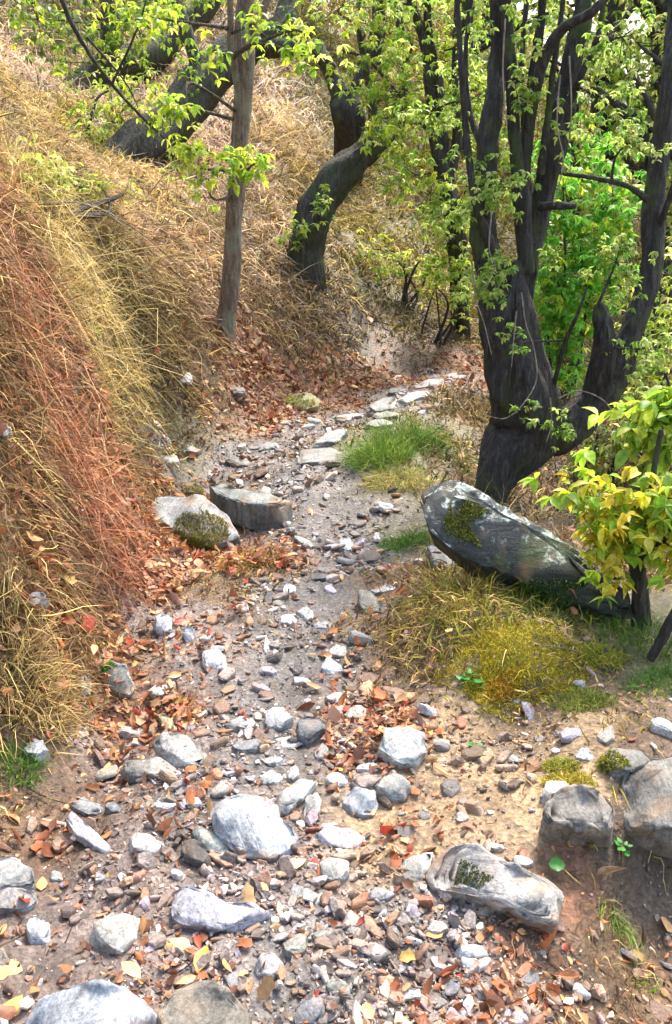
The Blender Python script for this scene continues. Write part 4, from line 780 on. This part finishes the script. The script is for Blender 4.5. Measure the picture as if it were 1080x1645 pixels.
for px, py, y, r, tw, lv in [(800,300,4.4,.22,9,9),(770,430,4.35,.16,8,8),(850,655,4.3,.12,4,4),(750,300,4.6,.28,10,10),(690,180,4.8,.25,8,9),(830,130,4.5,.22,7,8),(950,150,4.6,.32,9,8),(1010,230,4.7,.3,8,8),(990,420,4.6,.25,10,9),(1040,560,4.5,.22,9,9),(800,480,4.3,.12,4,5),(830,550,4.3,.1,4,4),(880,420,4.4,.12,4,5),(740,120,4.9,.3,9,9),(900,-40,4.6,.4,10,10),(780,-60,4.5,.4,10,10),(1000,60,4.5,.35,9,9),(900,690,4.35,.14,6,6)]:
    t1.blob(P(px, py, y), r, tw, lv)
for k in range(7): t1.blob((rng.uniform(.6, 3.4), rng.uniform(3.6, 5.2), rng.uniform(3.7, 5.2)), .45, 9, 7)
t1.finish(7)

# hanging dead vines on the forked tree
vr = empty('dead_vine', tuple(P(830, 480, 4.3)), 'pale dead vines dangling over the dark forked trunk', 'vine')
for pts in [[(838,470),(845,520),(858,560),(862,610),(840,650),(812,672),(785,668)],[(830,500),(826,540),(822,590)],[(758,420),(765,480),(778,520),(790,570)],[(898,640),(930,628),(965,640),(985,662),(1000,690)],[(985,662),(960,690),(952,730)],[(884,640),(886,680),(878,710)],[(790,340),(786,400),(795,430),(770,470)],[(900,120),(895,200),(905,260),(890,330)],[(915,90),(918,180),(912,240)],[(812,30),(808,120),(815,200)]]:
    w_ = [P(a, b, 4.22-.02*i+rng.normal()*.02) for i, (a, b) in enumerate(pts)]; V, T, c, r = tube_geo(w_, [.004]+[.003]*(len(w_)-2)+[.0015], 6, 1, 0); fix_mesh('tendril', V, T, M_straw, vr)

# 2 mid-distance pale trunk
b2 = hit(362, 535); y2 = b2[1]; t2 = Tree('slender pale barked tree rising from the left bank', 'slender_tree', b2, M_pale, YG, leaf=.06, lod=0)
t2.limb([(358,560,y2,20),(362,520,y2,17),(372,440,y2,15),(376,360,y2,14.5),(382,280,y2,14),(388,190,y2,14.5),(395,110,y2,15),(392,40,y2,14),(398,-60,y2,12),(390,-250,y2,9),(410,-500,y2,5)], 'trunk', 18, .09)
t2.limb([(388,170,y2,7),(372,80,y2-.1,6),(370,0,y2-.2,5),(362,-120,y2-.2,3)], 'limb', 8)
t2.limb([(395,95,y2,9),(410,50,y2,8),(440,-30,y2,6),(470,-150,y2,3)], 'limb', 8)
for px, py, r, tw, lv in [(385,258,.14,7,6),(410,262,.1,5,5),(345,80,.1,4,4),(300,235,.12,5,5),(320,270,.1,4,4),(335,310,.06,2,3),(300,170,.1,4,4),(265,170,.12,5,5),(410,40,.15,5,5),(500,70,.15,5,5),(470,80,.1,4,3),(250,30,.2,6,6),(420,-150,.3,6,6),(330,-200,.3,6,6)]:
    t2.blob(P(px, py, y2-.5), r, tw, lv)
t2.finish(4)

# 3 the big mossy leaning trunk up left
yb = 9.0; b3 = P(150, 300, 8.3); t3 = Tree('thick moss covered trunk leaning far to the right up the slope', 'leaning_tree', b3, M_mossy, YG+DG, leaf=.06, lod=1); t3.thin = 1.0
t3.limb([(125,345,7.9,36),(155,305,8.1,33),(190,266,8.5,30),(230,235,8.7,34),(280,195,9,30),(325,140,9.2,30),(365,100,9.4,28),(410,68,9.5,22),(452,40,9.6,14),(470,-20,9.8,12),(480,-150,10,8),(500,-350,10,4)], 'trunk', 20, .16)
t3.limb([(400,75,9.5,16),(455,75,9.4,12),(505,85,9.3,11),(535,112,9.3,10)], 'limb', 10, .2)
t3.limb([(330,135,9.2,12),(300,50,9.2,9),(270,-50,9.2,7),(240,-250,9.2,3)], 'limb', 10)
for px, py, r, tw, lv in [(210,170,.25,7,7),(300,110,.25,6,7),(190,290,.25,8,9),(480,40,.35,9,9),(420,-60,.4,8,8),(250,-80,.4,8,8)]:
    t3.blob(P(px, py, 8.8), r, tw, lv)
t3.finish(5)
# 4 upper left mossy trunk behind
b4 = P(110, 190, 11.5); t4 = Tree('blurry dark mossy trunk at upper left behind the leaning trunk', 'leaning_tree', b4, M_mossy, DG+YG, leaf=.09, lod=1)
t4.limb([(90,215,11.3,40),(140,150,11.8,34),(190,110,12,32),(250,90,12.2,22),(300,40,12.4,16),(335,10,12.5,14),(380,-80,12.6,10),(400,-250,13,5)], 'trunk', 16, .18)
t4.limb([(170,120,12,20),(180,50,12,16),(170,-40,12,10),(150,-200,12,5)], 'limb', 12)
for px, py, r, tw, lv in [(60,30,.7,14,12),(160,30,.6,12,12),(210,60,.5,10,10),(240,0,.6,12,12),(110,100,.4,8,8),(330,-10,.4,8,8)]:
    t4.blob(P(px, py, 11.5), r, tw, lv)
t4.finish(5)
# 5 stumpy curved ivy trunk
b5 = hit(497, 438); y5 = b5[1]; t5 = Tree('short curved trunk wrapped in ivy on the middle slope', 'curved_tree', b5, M_mossy, YG+PG+DG[1:], leaf=.055, lod=1)
t5.limb([(500,470,y5,32),(495,430,y5,31),(494,390,y5,30),(505,350,y5,30),(530,305,y5+.1,28),(565,265,y5+.2,26),(600,232,y5+.3,22),(635,190,y5+.4,12),(650,120,y5+.4,7),(640,0,y5+.5,5),(650,-200,y5+.5,4)], 'trunk', 20, .2)
t5.limb([(595,240,y5+.3,14),(600,180,y5+.3,8),(590,120,y5+.3,6),(575,40,y5+.2,4)], 'limb', 8)
for px, py, r, tw, lv in [(620,190,.45,10,10),(650,150,.6,13,12),(590,110,.4,9,10),(610,50,.6,13,12),(550,10,.5,9,10),(520,330,.18,6,8),(490,370,.18,6,8),(650,-80,.5,8,8)]:
    t5.blob(P(px, py, y5-.25), r, tw, lv)
t5.finish(8)
# 6 dark V stub behind leaves
b6 = hit(560, 262); y6 = b6[1]; t6 = Tree('dark forked stump top showing between leaves on the upper slope', 'forked_stump', b6, M_dark, YG, cat='tree stump', leaf=.09, lod=1)
y6 = min(y6, 10.5); t6.limbw([np.array(b6)-[0, 0, .3], P(562, 200, y6), P(555, 160, y6)], [pxm(22, y6)]*2+[pxm(20, y6)], 'trunk', 14, .2)
t6.limb([(553,168,y6,18),(540,135,y6,15),(523,98,y6,12)], 'limb', 12); t6.limb([(562,165,y6,12),(575,130,y6,8),(588,95,y6,5),(600,40,y6,3)], 'limb', 8)
t6.finish()
# 7 slim many stemmed tree left of the forked one
b7 = hit(742, 520); y7 = 8.6; t7 = Tree('slim tree with three upright stems left of the big forked tree', 'slim_tree', b7, M_dark, YG+PG, leaf=.052, lod=1); t7.thin = .7
t7.limbw([b7-np.array([0, 0, .3]), P(735, 400, y7), P(716, 290, y7), P(712, 262, y7)], [pxm(15, y7), pxm(13, y7), pxm(13, y7), pxm(12, y7)], 'trunk', 16, .15)
t7.limb([(712,275,y7,17),(697,210,y7,12),(692,150,y7,11),(680,60,y7,10),(658,-10,y7,8),(640,-150,y7,4)], 'limb', 12)
t7.limb([(715,270,y7,13),(712,200,y7,10),(703,120,y7,9),(688,40,y7,8),(685,-100,y7,5)], 'limb', 12)
t7.limb([(722,275,y7,14),(735,220,y7,10),(732,120,y7,8),(735,0,y7,6),(740,-200,y7,3)], 'limb', 12)
t7.limb([(715,235,y7,5),(670,190,y7,4),(630,140,y7,4),(590,95,y7,3),(540,80,y7,2)], 'limb', 7)
t7.limb([(660,70,y7,5),(650,150,y7,4),(672,200,y7,4)], 'limb', 6)
for px, py, r, tw, lv in [(690,310,.35,12,12),(720,350,.35,12,12),(740,420,.3,10,10),(660,60,.5,12,12),(740,60,.5,12,12),(770,160,.45,12,12),(660,180,.4,10,10),(620,230,.4,10,10),(760,-40,.7,14,12),(600,0,.6,12,12),(700,430,.25,9,9),(650,270,.35,9,9)]:
    t7.blob(P(px, py, y7-.2), r, tw, lv)
t7.finish(8)
# 8 small sapling right foreground
b8 = hit(1030, 1005); y8 = b8[1]; t8 = Tree('small sapling with yellow green leaves at the right edge', 'sapling', b8, M_dark, YL, leaf=.05)
t8.limb([(1028,1030,y8,20),(1030,985,y8,17),(1027,930,y8,15),(1025,880,y8,13),(1040,830,y8,8),(1050,760,y8,6),(1062,690,y8,4)], 'trunk', 16, .16)
t8.limb([(1028,900,y8,9),(1055,875,y8,6),(1090,850,y8,4),(1120,810,y8,3)], 'limb', 8)
t8.limb([(1026,895,y8,7),(1000,850,y8,4),(965,800,y8,3),(920,768,y8,2)], 'limb', 7)
t8.limb([(1045,1060,y8-.25,9),(1062,1028,y8-.25,10),(1082,990,y8-.25,11),(1110,940,y8-.2,9),(1130,860,y8-.2,6)], 'limb', 12)
for px, py, r, tw, lv in [(1000,805,.11,8,5),(1040,850,.12,9,6),(1060,800,.13,9,6),(925,772,.06,5,4),(960,800,.07,6,4),(985,850,.09,8,5),(1080,880,.08,6,5),(985,895,.05,5,4),(1100,820,.14,9,6),(975,930,.035,4,3)]:
    t8.blob(P(px, py, y8-.05), r, tw, lv)
t8.cols = np.array(YL+[(.66,.52,.06),(.28,.44,.05)]); t8.finish(5)
b9 = hit(1120, 960); t9 = Tree('vivid green leafy branch reaching in at the right edge', 'shrub', b9, M_dark, YG+[(.24, .44, .06)], cat='shrub', leaf=.07)
t9.limbw([b9-np.array([0, 0, .1]), P(1150, 850, 3.1), P(1120, 720, 3.1), P(1060, 660, 3.1)], [.008, .006, .005, .002], 'stem', 8)
for px, py, r, tw, lv in [(1060,665,.10,9,5),(1075,700,.1,9,5),(1030,670,.06,5,4),(1110,640,.14,9,6)]: t9.blob(P(px, py, 3.1), r, tw, lv)
t9.finish(4)

# shrubs (each its own plant)
def shrub(label, px, py, Y, blobs, cols, leaf, name='shrub', lod=1, per=5, stems=5, bark=None):
    base = P(px, py, Y); base[2] = H(base[0], base[1]); t = Tree(label, name, base, bark or M_twigd, cols, cat='shrub', leaf=leaf, lod=lod)
    for k in range(stems):
        bx = blobs[k % len(blobs)]; e = P(bx[0], bx[1], bx[2]); st = base+np.array([rng.normal()*.06, rng.normal()*.06, -.05]); t.limbw([st, (st+e)/2+rng.normal(size=3)*.1, e], [.018, .012, .005], 'stem', 7, .1)
    for b_ in blobs: t.blob(P(b_[0], b_[1], b_[2]), b_[3], b_[4], b_[5])
    t.finish(per)
shrub('bright green bush glowing behind the forked tree', 905, 640, 7.0, [(905,300,7,.45,14,12),(930,380,7,.45,16,12),(890,430,7,.4,14,12),(950,470,6.9,.4,14,12),(880,520,6.9,.4,14,12),(905,580,6.8,.35,14,12),(985,330,7.2,.5,14,12),(920,240,7.4,.5,12,12),(960,400,7.1,.45,14,12),(900,480,7,.4,14,12)], BGN+YG[:1], .07, per=8)
shrub('dull green bush below the right limb of the forked tree', 980, 760, 4.9, [(960,700,4.8,.22,12,10),(1010,700,4.8,.25,12,10),(1050,740,4.7,.25,12,10),(1020,650,4.9,.25,12,10),(940,740,4.8,.18,9,9)], DG+OL, .05)
shrub('olive green bush at the right edge beside the limb', 1080, 640, 5.6, [(1070,600,5.4,.3,12,10),(1060,520,5.6,.35,12,10),(1090,440,5.8,.4,12,10),(1010,600,5.6,.25,10,10)], OL+YG, .055)
shrub('leafy undergrowth bush on the slope left of the slim tree', 650, 470, 9, [(640,420,9,.3,9,9),(690,400,9,.35,10,9),(600,400,9,.25,7,8)], YG+OL, .06)
shrub('low leafy bush at the foot of the slim tree', 700, 500, 8.6, [(700,460,8.5,.25,8,8),(745,470,8.4,.3,9,9)], YG+OL, .06)
shrub('yellow green bramble on top of the left bank', 90, 330, hit(90, 330)[1], [(q[0], q[1], hit(q[0], q[1]+25)[1]-.12, .13, 10, 10) for q in ((50,270),(90,285),(130,300),(165,300),(200,305),(70,300),(30,265))], [(.50, .52, .10), (.58, .56, .16), (.36, .46, .08)], .035, name='bramble')
shrub('soft olive bush high on the slope at upper left', 150, 200, 9, [(130,190,8.8,.5,14,12),(190,200,9,.4,12,12),(90,230,8.6,.35,10,10),(200,140,9.4,.45,10,12)], OL+YG, .06)
# bare overhanging sprig at upper left
sp = Tree('bare dark overhanging twig crossing the upper left slope', 'bare_sapling', hit(-330, 250), M_twigd, YG, cat='sapling', leaf=.05)
ys = 6.3; q0 = hit(-330, 250); sp.limbw([P(60, -150, ys), P(100, 0, ys), P(140, 80, ys), P(180, 135, ys), P(230, 190, ys), P(290, 245, ys+.1)], [.022, .017, .014, .012, .008, .003], 'stem', 8)
sp.limbw([P(180, 135, ys), P(215, 60, ys), P(235, 0, ys), P(250, -90, ys)], [.009, .007, .005, .003], 'limb', 6); sp.limbw([P(140, 60, ys), P(200, 130, ys), P(225, 180, ys)], [.008, .005, .003], 'limb', 6)
sp.limbw([q0-np.array([0,0,.2]), P(-300, 0, ys-.3), P(-150, -200, ys-.2), P(60, -150, ys)], [.045, .038, .03, .022], 'stem', 10)
for px, py, r in [(250,150,.1),(280,250,.12),(240,200,.08),(270,20,.08)]: sp.blob(P(px, py, ys), r, 4, 4)
sp.finish(4)

# background trees far up the slope and beyond the drop on the right
def far_tree(label, x, y, h, cr, cols, leaf=.13, lean=(0, 0), nb=9, bark=None, group='background trees beyond the trail'):
    z = float(H(np.array([x]), np.array([y]))[0]); base = np.array([x, y, z]); t = Tree(label, 'background_tree', base, bark or M_dark, cols, leaf=leaf, lod=1, group=group)
    top = base+np.array([lean[0], lean[1], h*.8]); m = base+np.array([lean[0]*.3+rng.normal()*.15, lean[1]*.3, h*.4]); t.limbw([base-[0, 0, .3], m, top], [h*.03, h*.022, h*.007], 'trunk', 10, .15)
    for k in range(5):
        f = rng.uniform(.25, .7); a = rng.uniform(0, 6.28); s_ = base+(top-base)*f; e = s_+np.array([math.cos(a)*cr*.9, math.sin(a)*cr*.9, h*rng.uniform(.12, .3)]); t.limbw([s_, (s_+e)/2+[0, 0, .1], e], [h*.012, h*.008, h*.003], 'limb', 7, .1)
    for k in range(nb):
        a = rng.uniform(0, 6.28); q = rng.uniform(.2, 1)*cr; t.blob(base+np.array([lean[0]*.6+math.cos(a)*q, lean[1]*.6+math.sin(a)*q, h*rng.uniform(.22, .98)]), cr*rng.uniform(.32, .5), 11, 9)
    t.finish(7)
FT = [('pale green background tree right of the forked tree', 5.2, 11, 5.5, 1.9, PG), ('olive background tree at the far right edge', 7.0, 13, 6.0, 2.0, OL), ('yellow green background tree between the two tall stems', 3.6, 13.5, 5.5, 2.0, YG), ('soft yellow green tree in the top middle', 2.0, 15, 4.5, 2.0, YG), ('pale olive tree high on the slope above the curved trunk', .6, 15.5, 4.0, 1.8, OL+YG), ('faint green tree at the top of the slope beyond the leaning trunk', -2.2, 17, 3.8, 1.8, YG), ('hazy green tree at the top left corner', -6.2, 14.5, 4.2, 1.9, YG+DG), ('distant pale tree beyond the drop on the right', 9.5, 21, 8, 3.0, PG+OL), ('distant olive tree behind the right limb', 6.6, 20, 7.5, 2.8, OL), ('distant yellow green tree above the slope', 3.5, 23, 7, 3.0, YG), ('farthest tree in the top right gap', 12.5, 26, 9, 3.4, PG), ('broad pale tree filling the upper right corner', 5.4, 8.6, 5.2, 1.8, PG+YG), ('thin crowned yellow green tree just right of the forked tree', 4.2, 9.6, 5.0, 1.5, YG), ('pale green tree far behind the forked tree', 6.8, 17, 8, 2.6, PG), ('olive brown tree filling the gap right of the forked tree', 4.4, 13, 6.2, 1.7, OL), ('grey green tree on the far side beside the right limb', 7.0, 15.5, 7.5, 2.2, OL+PG), ('fine leaved tree filling the top right between limb and forked tree', 3.6, 10.4, 4.6, 1.4, PG+OL), ('tall dull tree rising behind the right limb', 4.9, 13.4, 7.0, 1.8, OL+YG), ('leafy tree closing the gap at the very top right', 5.3, 15.2, 8.0, 2.2, YG+PG), ('tall leafy tree at the top between forked tree stems', 4.7, 17, 8.5, 2.4, PG+OL)]
for lab, x, y, h, cr, cols in FT: far_tree(lab, x, y, h, cr, cols, leaf=.055+.004*y, nb=12)

# ---------------------------------------------------------------- small plants, big fallen leaves, sticks
def plant(label, px, py, n, L, cols, name='small_plant', w_=1.0, up=.6, cat='plant', pos=None, stemh=.03):
    c = hit(px, py) if pos is None else np.array(pos); root = empty(name, tuple(c), label, cat)
    az = np.arange(n)*2.4+rng.uniform(0, 1, n); el = rng.uniform(.1, up, n); Yv = np.stack([np.cos(az)*np.cos(el), np.sin(az)*np.cos(el), np.sin(el)], -1); Zv = unit(np.cross(np.cross(Yv, [0, 0, 1.]), Yv)); X = np.cross(Yv, Zv)
    hh = rng.uniform(.2, 1, n)*stemh; pos_ = c+np.stack([np.cos(az)*L*.35, np.sin(az)*L*.35, hh], -1); Ls = L*rng.uniform(.6, 1.1, n)
    for i in range(n):
        b = Bag(); b.add(*stamp(*LEAVES[4 if w_ >= 1 else 0], pos_[i:i+1], X[i:i+1], Yv[i:i+1], Zv[i:i+1], np.array([[Ls[i]*w_, Ls[i], Ls[i]]]), np.array(cols)[rng.integers(0, len(cols), 1)]*rng.uniform(.8, 1.2)))
        b.build('leaf', M_leaf, root)
    st = []
    for i in range(n): st.append(tube_geo([c-[0, 0, .005], (c+pos_[i])/2+[0, 0, .004], pos_[i]], [.0012, .001, .0008], 5, 0, 0, step=.01)[:2])
    k = 0; VV, TT = [], []
    for V, T in st: VV.append(V); TT.append(T+k); k += len(V)
    fix_mesh('stem', np.concatenate(VV), np.concatenate(TT), M_stem, root)
M_stem = m_bark('green_stem', (.10, .18, .04), (.2, .3, .08), .0)
GB = [(.05, .30, .05), (.10, .40, .08)]
plant('dark green rosette plant at the foot of the golden moss', 755, 1098, 12, .035, GB)
plant('clover like plant under the largest overhanging rock', 1000, 1378, 14, .018, GB, stemh=.04)
plant('bright green plant on the bank face at upper left', 140, 545, 14, .06, [(.3, .5, .1), (.45, .6, .15)], w_=.6, stemh=.06)
plant('yellow leaved plant on the bank above the bright green one', 155, 500, 12, .06, [(.6, .48, .08), (.5, .5, .08)], w_=.6, stemh=.06)
plant('small green plant in the gap between boulder and slab', 388, 838, 12, .03, GB, stemh=.05)
plant('tiny green plant beside the striped round stone', 762, 1205, 6, .018, GB)
def flat_leaf(label, px, py, L, az, col, tilt=.15, kind=0, name='fallen_leaf', lift=.012, wf=1.0):
    c = hit(px, py); c = c+np.array([0, 0, lift]); az = R(az); Yv = unit(np.array([math.cos(az), math.sin(az), tilt])); Zv = unit(np.cross(np.cross(Yv, [0, 0, 1.]), Yv)); X = np.cross(Yv, Zv); b = Bag()
    V, T = LEAVES[kind]; b.add(*stamp(V-np.array([0, .5, 0]), T, c[None], X[None], Yv[None], Zv[None], np.array([[L*wf, L, L*.7]]), np.array([col]))); o = b.build(name, M_dead if 'green' not in label else M_leaf, at=tuple(c)); tag(o, label, 'leaf')
for a in [('orange and red curled leaf in the foreground', 325, 1545, .065, 80, (.75, .30, .04), .3, 0), ('dark red leaf just above the orange curled leaf', 318, 1515, .05, 110, (.35, .06, .03), .3, 3), ('pale orange leaf left of the orange curled leaf', 290, 1520, .05, 160, (.72, .48, .22), .1, 4), ('large yellow ochre leaf at the lower left edge', 12, 1560, .07, 170, (.72, .50, .18), .1, 4), ('orange yellow leaf at the bottom left corner', 18, 1625, .06, 60, (.72, .42, .12), .2, 4), ('peach coloured leaf on the wide bottom boulder', 215, 1598, .06, 140, (.66, .40, .20), .2, 0), ('small orange leaf below the left edge stones', 68, 1425, .035, 100, (.75, .42, .15), .4, 4), ('tall tan leaf standing by the brown grey slab', 172, 1245, .06, 85, (.62, .38, .18), .9, 0), ('brick red leaf beside the beige block stone', 505, 1393, .035, 80, (.42, .07, .04), .5, 4), ('pale yellow leaf left of the brick red leaf', 475, 1390, .05, 10, (.66, .48, .25), .1, 4), ('slim tan leaf lying left of the foreground gravel', 418, 1430, .05, 150, (.55, .38, .2), .05, 0), ('pale yellow upright leaf in the foreground gravel', 450, 1465, .04, 100, (.66, .58, .28), .5, 3), ('tan curled leaf in the bottom gravel', 310, 1580, .07, 15, (.6, .36, .16), .1, 3), ('orange leaf at the lower right edge of the path', 700, 1500, .05, 30, (.62, .30, .10), .2, 4),
          ('round green leaf lying on the right end of the split stone', 893, 1405, .05, 80, (.10, .36, .08), .15, 4), ('small green leaf stuck on the face of the split stone', 853, 1443, .03, 60, (.15, .42, .16), .4, 4)]:
    lab, px, py, L, az, col, tl, kd = a
    flat_leaf(lab, px, py, L, az, col, tl, kd, lift=.035 if 'split stone' in lab else (.07 if 'boulder' in lab else .012))
def stick(label, pts, r, col=None, name='stick', up=.01, mat=None):
    w_ = [hit(a, b)+np.array([0, 0, up+.006*math.sin(i*2)]) for i, (a, b) in enumerate(pts)]; V, T, c, rr = tube_geo(w_, np.linspace(r, r*.5, len(w_)), 7, 2, .1); o = fix_mesh(name, V, T, mat or M_twig, at=w_[0]); tag(o, label, 'stick')
stick('thin brown twig lying across the leaves left of the trail', [(120,1135),(180,1150),(260,1165)], .003)
stick('pale twig lying on the tan soil near the right moss', [(860,1040),(920,1052),(985,1082)], .004, mat=M_straw)
stick('straw coloured stem slanting in the lower right gravel', [(625,1545),(645,1580),(668,1625)], .0025, mat=M_straw)
stick('curved pale stem in the bottom gravel', [(590,1560),(575,1590),(590,1630)], .0025, mat=M_straw)
stick('short reddish twig by the lavender bar stone', [(45,1270),(80,1290),(130,1300)], .003)
stick('brown stick at the base of the left bank', [(130,1025),(180,1040),(250,1050)], .006)
def reed(label, pts, r=.003, mat=None):
    w_ = [P(*p) for p in pts]; V, T, c, rr = tube_geo(w_, np.linspace(r, r*.4, len(w_)), 5, 2, .0); o = fix_mesh('grass_stalk', V, T, mat or M_straw, at=w_[0]); tag(o, label, 'grass stalk')
reed('long arching pale stalk leaning out from the left bank', [(40,330,3.9),(120,325,4.2),(180,345,4.6),(240,385,4.9),(300,440,5.2)], .006)
reed('second arching stalk just under the long pale one', [(60,300,3.9),(110,310,4.2),(160,335,4.5),(230,390,4.8),(265,430,5.0)], .005)
reed('straw stalk drooping steeply down the left bank', [(60,310,3.8),(110,370,3.9),(150,450,3.9),(175,520,3.95)], .004)

# an unidentified red cloth far off in the trees
c = P(1018, 214, 9.5); V, T = ICO[3]; Q = V*np.array([.055, .03, .045]); Q = Q+V*(fbm(V*2.5, 3)*.03)[:, None]; M_red, t_, p_, o_ = mat_new('plain_red'); p_.inputs['Base Color'].default_value = (.55, .03, .06, 1); p_.inputs['Roughness'].default_value = .8
t_.links.new(bump(t_, noise(t_, None, 40), .5, .01), p_.inputs['Normal'])
o = mesh('red_speck', Q+c, T, M_red, at=tuple(c)); tag(o, 'tiny crimson cloth scrap caught in branches at upper right', 'speck')  # kind of thing unknown; modelled as a plain red lump
